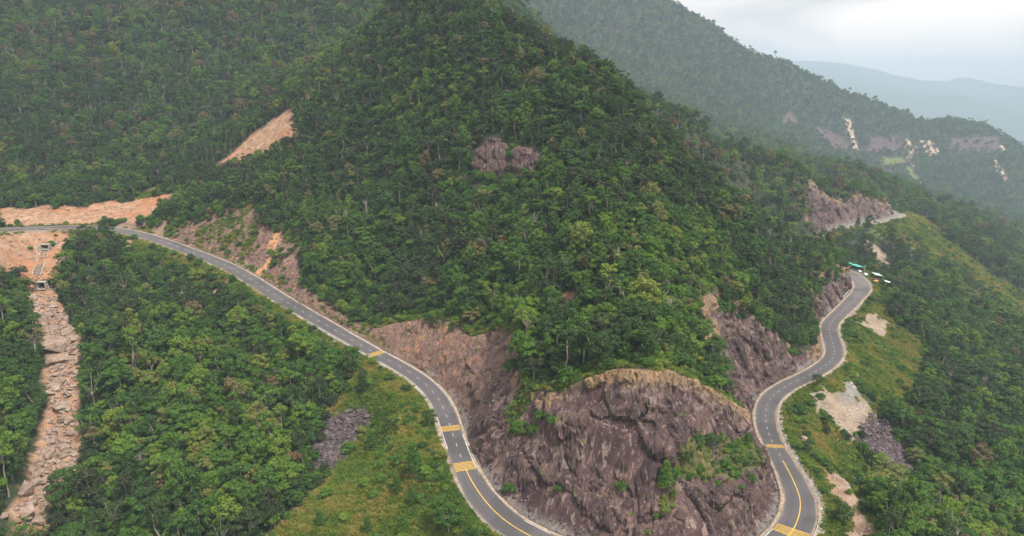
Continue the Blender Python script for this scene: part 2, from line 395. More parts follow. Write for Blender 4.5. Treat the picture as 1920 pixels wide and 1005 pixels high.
ZONE_PIX = {
 'dirt': [
  [(-20, 398), (40, 392), (90, 386), (150, 390), (190, 380), (240, 378), (290, 372), (330, 360), (338, 346), (345, 352), (330, 378), (300, 394), (264, 424), (240, 424), (180, 420), (-20, 424)],
  [(-20, 440), (190, 438), (150, 446), (130, 462), (122, 500), (105, 530), (102, 560), (70, 575), (50, 560), (40, 525), (-20, 512)],
  [(60, 555), (105, 555), (125, 600), (150, 640), (150, 700), (152, 750), (146, 800), (150, 850), (140, 900), (112, 935), (90, 965), (72, 1015), (18, 1015), (35, 950), (50, 900), (70, 830), (90, 780), (88, 720), (90, 670), (75, 620), (52, 590)],
  [(558, 196), (547, 225), (553, 250), (545, 270), (525, 278), (510, 297), (470, 300), (440, 307), (400, 312), (430, 290), (450, 272), (480, 248), (520, 220)],
  [(527, 437), (536, 455), (516, 480), (498, 514), (485, 530), (468, 518), (488, 500), (503, 470), (515, 445)],
  [(395, 570), (390, 555), (410, 535), (430, 528), (426, 545), (405, 562)], [(262, 628), (272, 596), (296, 584), (286, 608)],
  [(222, 470), (228, 452), (246, 450), (240, 476)],
  [(1520, 745), (1545, 728), (1572, 742), (1620, 752), (1642, 782), (1600, 832), (1570, 815), (1560, 790), (1530, 778)],
  [(1545, 880), (1580, 893), (1600, 920), (1612, 960), (1645, 1015), (1592, 1015), (1575, 950), (1550, 915)],
  [(1598, 606), (1640, 588), (1668, 610), (1655, 634), (1620, 618)], [(1590, 590), (1604, 572), (1614, 580), (1600, 598)],
  [(1625, 450), (1640, 450), (1646, 470), (1660, 490), (1674, 517), (1656, 517), (1640, 492), (1627, 470)],
  [(1582, 225), (1592, 225), (1600, 255), (1612, 288), (1600, 290), (1590, 255)], [(1698, 265), (1706, 265), (1718, 294), (1704, 294)], [(1712, 270), (1716, 270), (1726, 292), (1718, 293)],
  [(1735, 264), (1742, 264), (1756, 292), (1746, 292)], [(1748, 268), (1752, 268), (1764, 291), (1757, 291)], [(1724, 268), (1730, 268), (1742, 290), (1736, 290)],
  [(1860, 302), (1868, 302), (1884, 325), (1896, 348), (1884, 342), (1868, 326)], [(1702, 296), (1706, 296), (1716, 318), (1711, 318)], [(1874, 275), (1880, 274), (1890, 288), (1876, 288)],
  [(1034, 562), (1060, 552), (1088, 550), (1082, 582), (1056, 602), (1028, 592)]],
 'grass': [
  [(604, 775), (640, 740), (676, 692), (720, 700), (760, 715), (795, 755), (820, 800), (842, 860), (872, 930), (930, 1000), (980, 1030), (480, 1030), (560, 950), (620, 890), (690, 790)],
  [(240, 458), (300, 458), (360, 476), (430, 506), (500, 552), (560, 592), (640, 640), (700, 676), (680, 690), (620, 650), (540, 605), (450, 548), (400, 524), (340, 512), (270, 490)],
  [(1576, 606), (1625, 562), (1650, 556), (1680, 615), (1730, 640), (1732, 690), (1714, 735), (1690, 775), (1640, 755), (1600, 720), (1570, 700), (1585, 650)],
  [(1468, 770), (1520, 725), (1560, 700), (1600, 735), (1650, 770), (1600, 850), (1650, 885), (1610, 905), (1560, 890), (1530, 875), (1495, 830)],
  [(1530, 880), (1600, 900), (1650, 1020), (1530, 1020)],
  [(1630, 436), (1690, 406), (1725, 405), (1760, 438), (1800, 472), (1860, 518), (1930, 566), (1930, 606), (1870, 572), (1800, 515), (1740, 484), (1690, 456)],
  [(380, 440), (430, 410), (470, 384), (482, 420), (476, 480), (430, 470)],
  [(240, 384), (265, 360), (300, 352), (312, 358), (262, 378)],
  [(1640, 300), (1690, 297), (1700, 310), (1668, 318)], [(1690, 312), (1712, 316), (1740, 360), (1762, 392), (1748, 392), (1716, 352)], [(1650, 318), (1668, 322), (1690, 352), (1672, 348)]],
 'scree': [
  [(596, 888), (588, 850), (612, 802), (650, 776), (684, 764), (690, 790), (660, 830), (626, 872)],
  [(1608, 832), (1636, 780), (1665, 798), (1700, 860), (1714, 884), (1672, 898), (1640, 872), (1614, 848)]],
 'ledge': [[(1255, 885), (1280, 840), (1320, 812), (1400, 828), (1424, 870), (1400, 892), (1330, 905), (1272, 902)], [(1236, 945), (1270, 902), (1285, 905), (1268, 960), (1244, 965)], [(948, 775), (1000, 690), (1018, 700), (990, 765), (962, 812)], [(1010, 735), (1060, 700), (1100, 690), (1060, 735)], [(960, 800), (1050, 770), (1050, 800), (970, 825)]],
 'gravel': [[(1578, 718), (1600, 712), (1612, 738), (1600, 756), (1582, 750)]],
 'rock': [
  [(882, 318), (893, 288), (922, 263), (948, 266), (958, 285), (950, 322), (932, 337), (898, 333)], [(956, 322), (962, 284), (978, 278), (1004, 284), (1021, 308), (1002, 332), (972, 330)],
  [(938, 190), (946, 165), (956, 165), (948, 190)], [(884, 240), (892, 205), (900, 205), (894, 245)],
  [(1480, 200), (1500, 240), (1460, 240)], [(1520, 236), (1580, 262), (1600, 288), (1560, 284)], [(1620, 262), (1690, 258), (1700, 290), (1620, 290)], [(1780, 262), (1870, 258), (1876, 287), (1780, 288)]],
}
ZONES = {k: [world_poly(p) for p in v] for k, v in ZONE_PIX.items()}
def zone(kind, x, y, soft=2.0, jit=2.5):
    x = np.asarray(x, float); y = np.asarray(y, float)
    xf, yf = x.ravel(), y.ravel(); out = np.zeros(xf.size)
    for P in ZONES[kind]:
        far = min(2.2, max(1.0, P[:, 1].mean() / 300))
        m = 12 * far
        q = np.where((xf > P[:, 0].min() - m) & (xf < P[:, 0].max() + m) & (yf > P[:, 1].min() - m) & (yf < P[:, 1].max() + m))[0]
        if q.size == 0: continue
        d = poly_sd(P, xf[q], yf[q]) + (jit * 1.8 if kind == 'dirt' else jit) * far * fbm(xf[q] / (5 * far), yf[q] / (5 * far), octaves=4, seed=40, rough=.6)
        sf = soft * far * (.45 if kind in ('rock', 'dirt', 'scree') else 1.0)
        out[q] = np.maximum(out[q], sstep(-sf, sf, d))
    return out.reshape(x.shape)
Z_DIRT, Z_GRASS, Z_SCREE, Z_ROCK, Z_GRAVEL = (zone(k, GX, GY) for k in ('dirt', 'grass', 'scree', 'rock', 'gravel'))
# relief of the bare ground: gullied earth, rubble
RUB = Z_DIRT * (1.8 * (ridged(GX / 9, GY / 9, octaves=3, seed=60) - .45)) + (Z_SCREE + Z_GRAVEL) * 0.6 * fbm(GX / 3, GY / 3, octaves=2, seed=61) + Z_GRASS * 0.5 * fbm(GX / 5, GY / 5, octaves=3, seed=62)
GZ = GZ + RUB * sstep(2.0, 5.0, np.abs(EDGE))

# ------------------------------------------------------------------ material helpers
def new_mat(name):
    m = bpy.data.materials.new(name); m.use_nodes = True
    nt = m.node_tree; nt.nodes.clear()
    o = nt.nodes.new("ShaderNodeOutputMaterial"); b = nt.nodes.new("ShaderNodeBsdfPrincipled")
    nt.links.new(b.outputs[0], o.inputs[0])
    b.inputs["Roughness"].default_value = 0.85
    b.inputs["Specular IOR Level"].default_value = 0.25
    return m, nt, b, o
class NT:
    def __init__(s, nt): s.nt = nt
    def n(s, t, **kw):
        x = s.nt.nodes.new(t)
        for k, v in kw.items(): setattr(x, k, v)
        return x
    def l(s, a, b): s.nt.links.new(a, b)
    def noise(s, vec, scale, detail=5, rough=0.55, dist=0.0):
        x = s.n("ShaderNodeTexNoise"); x.inputs["Scale"].default_value = scale; x.inputs["Detail"].default_value = detail
        x.inputs["Roughness"].default_value = rough; x.inputs["Distortion"].default_value = dist
        if vec is not None: s.l(vec, x.inputs["Vector"])
        return x.outputs["Fac"]
    def ramp(s, fac, stops):
        x = s.n("ShaderNodeValToRGB"); e = x.color_ramp.elements
        while len(e) < len(stops): e.new(0.5)
        for el, (p, c) in zip(e, stops): el.position = p; el.color = (*c, 1) if len(c) == 3 else c
        s.l(fac, x.inputs[0]); return x.outputs[0]
    def mix(s, fac, a, b, mode='MIX'):
        x = s.n("ShaderNodeMixRGB", blend_type=mode)
        for i, v in ((0, fac), (1, a), (2, b)):
            if hasattr(v, 'links'): s.l(v, x.inputs[i])
            elif i == 0: x.inputs[0].default_value = v
            else: x.inputs[i].default_value = (*v, 1)
        return x.outputs[0]
    def math(s, op, a, b=0.0, clamp=False):
        x = s.n("ShaderNodeMath", operation=op); x.use_clamp = clamp
        for i, v in ((0, a), (1, b)):
            if hasattr(v, 'links'): s.l(v, x.inputs[i])
            else: x.inputs[i].default_value = v
        return x.outputs[0]
    def attr(s, name, kind='GEOMETRY'):
        x = s.n("ShaderNodeAttribute", attribute_name=name, attribute_type=kind); return x
    def bump(s, h, strength, dist, bsdf):
        x = s.n("ShaderNodeBump"); x.inputs["Strength"].default_value = strength; x.inputs["Distance"].default_value = dist
        s.l(h, x.inputs["Height"]); s.l(x.outputs[0], bsdf.inputs["Normal"])
    def pos(s, sx=1, sy=1, sz=1):
        g = s.n("ShaderNodeNewGeometry"); m = s.n("ShaderNodeMapping"); m.inputs["Scale"].default_value = (sx, sy, sz)
        s.l(g.outputs["Position"], m.inputs[0]); return m.outputs[0]
    def thresh(s, fac, lo, hi):
        x = s.n("ShaderNodeMapRange"); x.inputs[1].default_value = lo; x.inputs[2].default_value = hi; s.l(fac, x.inputs[0]); return x.outputs[0]
def simple(name, c, rough=0.7, metal=0.0, var=0.18, scale=3.0):
    m, nt, b, o = new_mat(name); t = NT(nt)
    f = t.noise(t.pos(), scale, 4)
    lo = tuple(v * (1 - var) for v in c); hi = tuple(min(1, v * (1 + var)) for v in c)
    t.l(t.ramp(f, [(0.3, lo), (0.7, hi)]), b.inputs["Base Color"])
    b.inputs["Roughness"].default_value = rough; b.inputs["Metallic"].default_value = metal
    return m

def rock_colour(t, face=None):
    """purple-brown granite: each fracture face has its own tone, water streaks run down it"""
    p = t.pos()
    v = t.noise(p, .10, 6, .62, .5)
    if face is not None: v = t.math('ADD', t.math('MULTIPLY', v, .62), t.math('MULTIPLY', face, .36))
    base = t.ramp(v, [(0.27, (.050, .030, .032)), (0.42, (.088, .054, .054)), (0.54, (.140, .090, .083)), (0.66, (.215, .15, .13)), (0.80, (.31, .235, .205))])
    gr = t.noise(p, 3.2, 5, .7)
    base = t.mix(.35, base, t.ramp(gr, [(.35, (.05, .032, .034)), (.65, (.24, .17, .15))]), 'OVERLAY')
    for sc_, zs, th, k_, col_ in ((.42, .022, .55, .75, (.036, .023, .027)), (.95, .05, .56, .6, (.045, .028, .03)), (.55, .025, .59, .65, (.30, .225, .195)), (1.2, .05, .60, .5, (.33, .25, .21))):
        st = t.noise(t.pos(sc_, sc_, zs), 1.0, 4, .6, .5)
        base = t.mix(t.math('MULTIPLY', t.thresh(st, th, th + .05), k_), base, col_)
    return base
# terrain
M_TERR, nt, b, o = new_mat("ground"); t = NT(nt)
z1 = t.attr("zone_a"); z2 = t.attr("zone_b")
s1 = t.n("ShaderNodeSeparateColor"); t.l(z1.outputs["Color"], s1.inputs[0])
s2 = t.n("ShaderNodeSeparateColor"); t.l(z2.outputs["Color"], s2.inputs[0])
P = t.pos()
n_big, n_mid, n_fine = t.noise(P, .03, 5), t.noise(P, .22, 6, .6), t.noise(P, 1.6, 5, .65)
forest = t.ramp(n_mid, [(.3, (.022, .028, .014)), (.55, (.035, .046, .02)), (.75, (.055, .052, .03))])
grass = t.ramp(t.mix(.5, n_mid, n_fine), [(.30, (.045, .070, .018)), (.45, (.085, .115, .026)), (.56, (.15, .15, .045)), (.68, (.21, .15, .065)), (.8, (.20, .11, .06))])
dirt = t.ramp(t.mix(.45, n_mid, n_fine), [(.30, (.12, .062, .038)), (.42, (.24, .13, .072)), (.52, (.33, .20, .125)), (.64, (.39, .285, .20)), (.76, (.47, .39, .31))])
dirt = t.mix(t.math('MULTIPLY', t.thresh(n_big, .5, .62), .65), dirt, (.33, .135, .06))
sx_ = t.n("ShaderNodeSeparateXYZ"); t.l(P, sx_.inputs[0])
sand = t.ramp(t.mix(.45, n_mid, n_fine), [(.30, (.11, .082, .06)), (.45, (.21, .16, .118)), (.58, (.30, .24, .18)), (.75, (.38, .325, .265))])
dirt = t.mix(t.thresh(sx_.outputs[0], 90, 110), dirt, sand)
rock = rock_colour(t)
scree = t.ramp(n_fine, [(.3, (.04, .03, .035)), (.5, (.10, .078, .082)), (.7, (.22, .18, .175))])
col = t.mix(s1.outputs[1], forest, grass)
col = t.mix(s1.outputs[0], col, dirt)
soil = t.ramp(t.mix(.5, n_mid, n_fine), [(.3, (.095, .06, .052)), (.45, (.19, .122, .102)), (.6, (.28, .18, .14)), (.75, (.36, .22, .14))])
soil = t.mix(t.thresh(t.noise(P, .12, 5, .6), .56, .64), soil, grass)
col = t.mix(s2.outputs[0], col, soil)
col = t.mix(s1.outputs[2], col, rock)
col = t.mix(s2.outputs[1], col, scree)
gravel = t.ramp(n_fine, [(.3, (.12, .115, .11)), (.7, (.27, .25, .23))])
col = t.mix(s2.outputs[2], col, gravel)
t.l(col, b.inputs["Base Color"])
b.inputs["Roughness"].default_value = .95
t.bump(t.mix(.5, n_mid, n_fine), .9, .7, b)

# cliff rock
M_ROCK, nt, b, o = new_mat("cliff_rock"); t = NT(nt)
base = rock_colour(t, t.attr("face").outputs["Fac"])
P = t.pos()
nf = t.noise(P, 1.3, 6, .65); nm = t.noise(P, .18, 5, .6); nv = t.noise(t.pos(1.1, 1.1, .14), 1.0, 6, .65, .6)
top = t.attr("top").outputs["Fac"]; soilf = t.attr("soil").outputs["Fac"]
pale = t.ramp(nf, [(.3, (.19, .14, .125)), (.55, (.32, .245, .215)), (.75, (.44, .37, .33))])
base = t.mix(t.math('MULTIPLY', t.thresh(t.math('ADD', t.math('MULTIPLY', top, .45), t.math('MULTIPLY', nm, .75)), .56, .80), .75), base, pale)
tan = t.ramp(t.mix(.5, nf, nv), [(.3, (.11, .07, .038)), (.5, (.25, .16, .085)), (.7, (.36, .255, .145))])
base = t.mix(t.thresh(t.math('ADD', top, t.math('MULTIPLY', t.math('SUBTRACT', nm, .5), .7)), .60, .84), base, tan)
pink = t.ramp(nv, [(.28, (.082, .048, .040)), (.45, (.165, .096, .076)), (.62, (.245, .152, .118)), (.78, (.33, .225, .175))])
base = t.mix(t.math('MULTIPLY', soilf, .9), base, pink)
mossy = t.math('ADD', t.noise(P, .33, 6, .6), t.math('MULTIPLY', soilf, .045))
base = t.mix(t.math('MULTIPLY', t.thresh(mossy, .60, .67), .8), base, t.ramp(nf, [(.35, (.05, .065, .02)), (.6, (.12, .125, .035))]))
base = t.mix(t.math('MULTIPLY', t.math('MULTIPLY', soilf, t.thresh(nm, .56, .66)), .7), base, (.40, .21, .11))
base = t.mix(t.math('MULTIPLY', t.thresh(nf, .58, .36), .55), base, (.05, .034, .036))
orange = t.ramp(t.mix(.5, nf, nv), [(.3, (.24, .115, .055)), (.5, (.42, .22, .11)), (.7, (.52, .35, .22))])
base = t.mix(t.attr("earth").outputs["Fac"], base, orange)
vegc = t.ramp(t.mix(.5, nf, nm), [(.32, (.045, .060, .018)), (.5, (.095, .105, .03)), (.68, (.17, .13, .055))])
base = t.mix(t.math('MULTIPLY', t.thresh(t.math('ADD', t.attr("veg").outputs["Fac"], t.math('MULTIPLY', t.math('SUBTRACT', nf, .5), .9)), .35, .6), .9), base, vegc)
t.l(base, b.inputs["Base Color"]); b.inputs["Roughness"].default_value = .8
t.bump(t.mix(.5, t.noise(P, 2.6, 6, .7), nv), 1.0, .55, b)

def grid_mesh(name, X, Y, Z, mask=None):
    h, w = X.shape
    co = np.stack([X, Y, Z], -1).reshape(-1, 3)
    idx = np.arange(h * w).reshape(h, w)
    q = np.stack([idx[:-1, :-1], idx[:-1, 1:], idx[1:, 1:], idx[1:, :-1]], -1)
    if mask is not None: q = q[mask]
    q = q.reshape(-1, 4)
    used, inv = np.unique(q, return_inverse=True)
    q = inv.reshape(-1, 4); co = co[used]
    me = bpy.data.meshes.new(name)
    me.vertices.add(len(co)); me.vertices.foreach_set("co", co.ravel())
    me.loops.add(q.size); me.loops.foreach_set("vertex_index", q.ravel().astype(np.int32))
    me.polygons.add(len(q)); me.polygons.foreach_set("loop_start", np.arange(0, q.size, 4, dtype=np.int32)); me.polygons.foreach_set("loop_total", np.full(len(q), 4, np.int32))
    me.update(calc_edges=True); me.polygons.foreach_set("use_smooth", np.ones(len(q), bool))
    return me, used
def add_col(me, name, arr):
    a = me.color_attributes.new(name, 'FLOAT_COLOR', 'POINT'); a.data.foreach_set("color", np.ascontiguousarray(arr, np.float32).ravel())
def add_f(me, name, arr):
    a = me.attributes.new(name, 'FLOAT', 'POINT'); a.data.foreach_set("value", np.ascontiguousarray(arr, np.float32).ravel())
def link(name, me, mat=None, parent=None, kind=None, label=None, cat=None, group=None):
    o = bpy.data.objects.new(name, me); COL.objects.link(o)
    if mat is not None and me is not None and len(me.materials) == 0: me.materials.append(mat)
    if parent is not None: o.parent = parent
    if kind: o["kind"] = kind
    if label: o["label"] = label
    if cat: o["category"] = cat
    if group: o["group"] = group
    return o
def empty(name, loc, rz=0.0, **kw):
    o = link(name, None, **kw); o.location = loc; o.rotation_euler = (0, 0, rz); o.empty_display_size = 0.3
    return o

rock_w = np.maximum(CUT * sstep(S_SOIL0, S_SOIL1, SARC), Z_ROCK)
soil_w = CUT * (1 - sstep(S_SOIL0, S_SOIL1, SARC))
verge = np.where((np.abs(EDGE) < 3.6), 1 - sstep(1.8, 3.6, np.abs(EDGE)), 0) * (np.abs(EDGE) < 1e5)
me, used = grid_mesh("terrain", GX, GY, GZ - 0.9 * CUT * sstep(2.5, 6, EDGE) * sstep(S_LB - 5, S_LB + 15, SARC))
one = np.ones(GX.size)
add_col(me, "zone_a", np.stack([np.maximum(Z_DIRT, verge * .5 * (SARC < S_SOIL1)).ravel(), np.maximum(Z_GRASS, .0).ravel(), rock_w.ravel(), one], -1)[used])
add_col(me, "zone_b", np.stack([soil_w.ravel(), Z_SCREE.ravel(), np.maximum(Z_GRAVEL, verge * .8).ravel(), one], -1)[used])
terrain = link("hillside_terrain", me, M_TERR, kind="structure", label="wooded hillsides and ravine carrying the mountain road")

def facets(x, y, z, sx, sy, sz, seed):
    """slabs: planar offset per fracture cell, distance to the fracture, random per cell"""
    X, Y, Z = x / sx, y / sy, z / sz
    ix, iy, iz = np.floor(X).astype(np.int64), np.floor(Y).astype(np.int64), np.floor(Z).astype(np.int64)
    f1 = np.full(x.shape, 1e9); f2 = f1.copy(); off = np.zeros(x.shape); rid = np.zeros(x.shape)
    for a in (-1, 0, 1):
        for b in (-1, 0, 1):
            for c in (-1, 0, 1):
                h = [_hash(ix + a, iy + b, iz + c, seed + k) for k in range(7)]
                dx, dy, dz = X - (ix + a + h[0]), Y - (iy + b + h[1]), Z - (iz + c + h[2])
                d = np.sqrt(dx * dx + dy * dy + dz * dz)
                m = d < f1
                f2 = np.where(m, f1, np.minimum(f2, d)); f1 = np.where(m, d, f1)
                off = np.where(m, (h[3] - .5) * 2 + (h[4] - .5) * 1.6 * dx + (h[5] - .5) * 1.6 * dy + (h[6] - .5) * 2.2 * dz, off)
                rid = np.where(m, h[5], rid)
    return off, f2 - f1, rid
# ------------------------------------------------------------------ cliff faces: finer mesh of the cut, with fractured relief
def build_cliff(x0, x1, y0, y1, step, label):
    cx = np.arange(x0, x1, step); cy = np.arange(y0, y1, step)
    CX, CY = np.meshgrid(cx, cy)
    cutc = np.maximum(grid_at(CUT, CX, CY) * (grid_at(SARC, CX, CY) > S_LB), 0)
    near_cut = cutc > 0.01
    dil = near_cut.copy()
    for _ in range(5):
        d2 = dil.copy(); d2[1:] |= dil[:-1]; d2[:-1] |= dil[1:]; d2[:, 1:] |= dil[:, :-1]; d2[:, :-1] |= dil[:, 1:]; dil = d2
    sel = np.where(dil.ravel())[0]
    xs_, ys_ = CX.ravel()[sel], CY.ravel()[sel]
    hz, hcutm, hedge, hs, hnat, hrz = height(xs_, ys_, True)
    CZ = np.zeros(CX.size); CZ[sel] = hz
    FM = np.zeros(CX.size); FM[sel] = hcutm * (hs > S_LB) * sstep(S_LB, S_LB + 12, hs)
    TOP = np.zeros(CX.size); TOP[sel] = 1 - np.clip((hnat - hz) / np.maximum(14.0, 0.35 * (hnat - hrz)), 0, 1)
    SOILA = np.zeros(CX.size); SOILA[sel] = 1 - sstep(S_SOIL1 - 5, S_SOIL1 + 45, hs)
    CZ = CZ.reshape(CX.shape); FM = FM.reshape(CX.shape)
    gy_, gx_ = np.gradient(CZ, step)
    gx_ = np.clip(gx_, -2.2, 2.2); gy_ = np.clip(gy_, -2.2, 2.2)
    nl = np.sqrt(gx_ ** 2 + gy_ ** 2 + 1); nx, ny, nz = -gx_ / nl, -gy_ / nl, 1 / nl
    # relief: fracture slabs at two sizes, ribs, roughness
    fl = np.where(dil.ravel())[0]
    cxs, cys, czs = CX.ravel()[fl], CY.ravel()[fl], CZ.ravel()[fl]
    wob = 1.6 * fbm(cxs / 6, cys / 6, czs / 6, octaves=3, seed=69)
    o1, b1, r1 = facets(cxs + wob + .25 * czs, cys + wob, czs, 9.5, 9.5, 15.0, 201)
    o2, b2, r2 = facets(cxs + wob * .5, cys - wob * .5, czs, 3.4, 3.4, 5.0, 211)
    o3, b3, r3 = facets(cxs, cys, czs, 1.5, 1.5, 1.9, 221)
    rib = ridged(cxs / 5.5, cys / 5.5, czs / 34, octaves=3, seed=70) - .5
    rough = fbm(cxs / 1.3, cys / 1.3, czs / 2.0, octaves=3, seed=72)
    big = fbm(cxs / 20, cys / 20, czs / 26, octaves=2, seed=73)
    hard = .45 + .55 * (1 - SOILA[fl])
    dv = hard * (1.35 * o1 + .5 * o2 + .2 * o3) + .9 * rib + .25 * rough + .9 * big - hard * (1.0 * np.exp(-(b1 / .05) ** 2) + .4 * np.exp(-(b2 / .07) ** 2))
    disp = np.zeros(CX.size); disp[fl] = dv; disp = disp.reshape(CX.shape) * FM
    FACE = np.zeros(CX.size); FACE[fl] = np.clip(.5 + .55 * (r1 - .5) + .5 * (r2 - .5), 0, 1)
    off = disp + 0.35 - 1.6 * (1 - sstep(0.0, .5, FM))
    VX, VY, VZ = CX + nx * off, CY + ny * off, CZ + nz * off
    qm = dil[:-1, :-1] & dil[1:, :-1] & dil[:-1, 1:] & dil[1:, 1:]
    me, used = grid_mesh("cliff", VX, VY, VZ, qm)
    VEG = np.maximum(zone('ledge', CX, CY, 1.2, 2.0).ravel(), 0)
    add_f(me, "top", TOP[used]); add_f(me, "soil", SOILA[used]); add_f(me, "veg", VEG[used]); add_f(me, "face", FACE[used]); add_f(me, "earth", zone('dirt', CX, CY, 1.2, 2.0).ravel()[used])
    me.polygons.foreach_set("use_smooth", np.zeros(len(me.polygons), bool))
    link("rock_cliff", me, M_ROCK, kind="structure", label=label)
    return CX, CY, CZ, FM, VEG, VX, VY, VZ
build_cliff(130, 440, 520, 800, .8, "purple rock face of the spur beyond the stalls")
CX, CY, CZ, FM, VEG, VX, VY, VZ = build_cliff(-240, 330, 150, 520, .45, "purple brown rock cliff and earthy bank cut above the road")

# ------------------------------------------------------------------ road
M_ASPH, nt, b, o = new_mat("asphalt"); t = NT(nt)
P = t.pos(); nf = t.noise(P, 2.5, 6, .7); nb = t.noise(P, .08, 4)
c = t.ramp(nf, [(.3, (.056, .054, .060)), (.7, (.088, .085, .091))])
c = t.mix(t.math('MULTIPLY', t.thresh(nb, .45, .65), .5), c, (.105, .10, .103))
across = t.attr("across").outputs["Fac"]
wear = t.math('ABSOLUTE', t.math('SUBTRACT', t.math('ABSOLUTE', across), .5))
c = t.mix(t.thresh(wear, .16, .02), c, t.mix(.22, c, (.03, .03, .032)))
c = t.mix(t.math('MULTIPLY', t.thresh(t.math('ADD', t.math('ABSOLUTE', across), t.math('MULTIPLY', nb, .25)), .98, 1.12), .7), c, (.22, .18, .14))
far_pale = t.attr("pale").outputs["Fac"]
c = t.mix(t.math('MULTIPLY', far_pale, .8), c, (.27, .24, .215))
t.l(c, b.inputs["Base Color"]); b.inputs["Roughness"].default_value = .82
crk = t.n('ShaderNodeTexVoronoi'); crk.feature = 'DISTANCE_TO_EDGE'; crk.inputs['Scale'].default_value = .16; t.l(t.n('ShaderNodeNewGeometry').outputs['Position'], crk.inputs['Vector'])
c = t.mix(t.math('MULTIPLY', t.thresh(crk.outputs['Distance'], .010, .004), .0), c, (.03, .029, .03))
ptch = t.noise(t.pos(.06, .06, .06), 1.0, 1, .3)
c = t.mix(t.math('MULTIPLY', t.thresh(ptch, .60, .61), .35), c, (.045, .044, .047))
t.l(c, b.inputs['Base Color'])
t.bump(nf, .25, .05, b)
def strip(name, s0, s1, o0, o1, dz, mat, parent=None, step=1.5, thick=0.0, **kw):
    """a ribbon along the road between lateral offsets o0..o1 (functions of arc length or numbers)"""
    n = max(2, int(round((s1 - s0) / step)) + 1); ss = np.linspace(s0, s1, n)
    f0 = o0(ss) if callable(o0) else np.full(n, o0); f1 = o1(ss) if callable(o1) else np.full(n, o1)
    x, y, z, nx_, ny_ = (np.interp(ss, ROAD_S, a) for a in (ROAD[:, 0], ROAD[:, 1], ROAD[:, 2], ROAD_N[:, 0], ROAD_N[:, 1]))
    V = []; 
    for k in range(n):
        for f in (f0[k], f1[k]): V.append((x[k] + nx_[k] * f, y[k] + ny_[k] * f, z[k] + dz))
    Fc = [(2 * k, 2 * k + 1, 2 * k + 3, 2 * k + 2) for k in range(n - 1)]
    Fc = [(a, d, c_, b_) for a, b_, c_, d in Fc]
    if thick > 0:
        m = len(V); V += [(p[0], p[1], p[2] - thick) for p in V]
        for k in range(n - 1):
            Fc += [(2 * k, 2 * k + 2, m + 2 * k + 2, m + 2 * k), (2 * k + 3, 2 * k + 1, m + 2 * k + 1, m + 2 * k + 3)]
        Fc += [(0, 1, m + 1, m), (2 * n - 1, 2 * n - 2, m + 2 * n - 2, m + 2 * n - 1)]
    me = bpy.data.meshes.new(name); me.from_pydata(V, [], Fc); me.update()
    return link(name, me, mat, parent, **kw)
HW = lambda s: np.interp(s, ROAD_S, ROAD[:, 3])
# carriageway with a slightly uneven edge
n = NR; cols = np.linspace(-1, 1, 9)
edge_j = 0.25 * fbm(ROAD_S / 4.0, ROAD_S * 0, octaves=3, seed=90); edge_k = 0.25 * fbm(ROAD_S / 4.0, ROAD_S * 0 + 9, octaves=3, seed=91)
RX = np.zeros((n, 9)); RY = np.zeros((n, 9)); RZZ = np.zeros((n, 9)); AC = np.zeros((n, 9))
for k, cc in enumerate(cols):
    w_ = cc * (ROAD[:, 3] + (edge_j if cc > 0 else edge_k) * (abs(cc) == 1))
    RX[:, k] = ROAD[:, 0] + ROAD_N[:, 0] * w_; RY[:, k] = ROAD[:, 1] + ROAD_N[:, 1] * w_
    RZZ[:, k] = ROAD[:, 2] + 0.06 * (1 - abs(cc)); AC[:, k] = cc
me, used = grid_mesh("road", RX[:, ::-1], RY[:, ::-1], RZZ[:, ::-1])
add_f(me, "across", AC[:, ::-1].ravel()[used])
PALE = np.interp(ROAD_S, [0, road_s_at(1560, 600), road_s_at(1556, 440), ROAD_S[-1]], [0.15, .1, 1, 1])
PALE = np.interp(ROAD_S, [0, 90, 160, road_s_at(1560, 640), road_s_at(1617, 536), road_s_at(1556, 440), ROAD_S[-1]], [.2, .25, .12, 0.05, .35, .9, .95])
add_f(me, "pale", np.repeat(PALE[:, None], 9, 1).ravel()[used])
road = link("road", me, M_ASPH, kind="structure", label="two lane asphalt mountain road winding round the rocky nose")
M_SHOULD = simple("shoulder_earth", (.30, .235, .18), .95, var=.4, scale=.8)
M_WHITE = simple("white_paint", (.40, .39, .375), .85, var=.45, scale=1.6)
M_YELL = simple("yellow_paint", (.55, .36, .07), .7, var=.25, scale=1.5)
M_CONC = simple("concrete", (.34, .315, .275), .9, var=.35, scale=.9)
M_DARKC = simple("stained_concrete", (.13, .11, .09), .95, var=.4, scale=.9)
M_STEEL = simple("galvanised_steel", (.74, .75, .76), .5, .1, var=.08, scale=1.0)
sA, sB = road_s_at(250, 437), road_s_at(1617, 536)
jit = lambda a, seed: (lambda s: a + .35 * fbm(s / 5, s * 0, octaves=3, seed=seed))
strip("shoulder", 5, ROAD_S[-1] - 3, lambda s: HW(s) - .3, lambda s: HW(s) + 1.0 + .5 * fbm(s / 6, s * 0, octaves=3, seed=93), -.10, M_SHOULD, road)
strip("shoulder", 5, ROAD_S[-1] - 3, lambda s: -HW(s) - 1.1 - .5 * fbm(s / 6, s * 0, octaves=3, seed=94), lambda s: -HW(s) + .3, -.10, M_SHOULD, road)
# drain channel on the hill side
strip("drain_kerb", sA + 30, sB, lambda s: HW(s) + 1.0, lambda s: HW(s) + 1.35, .12, M_DARKC, road, thick=.5)
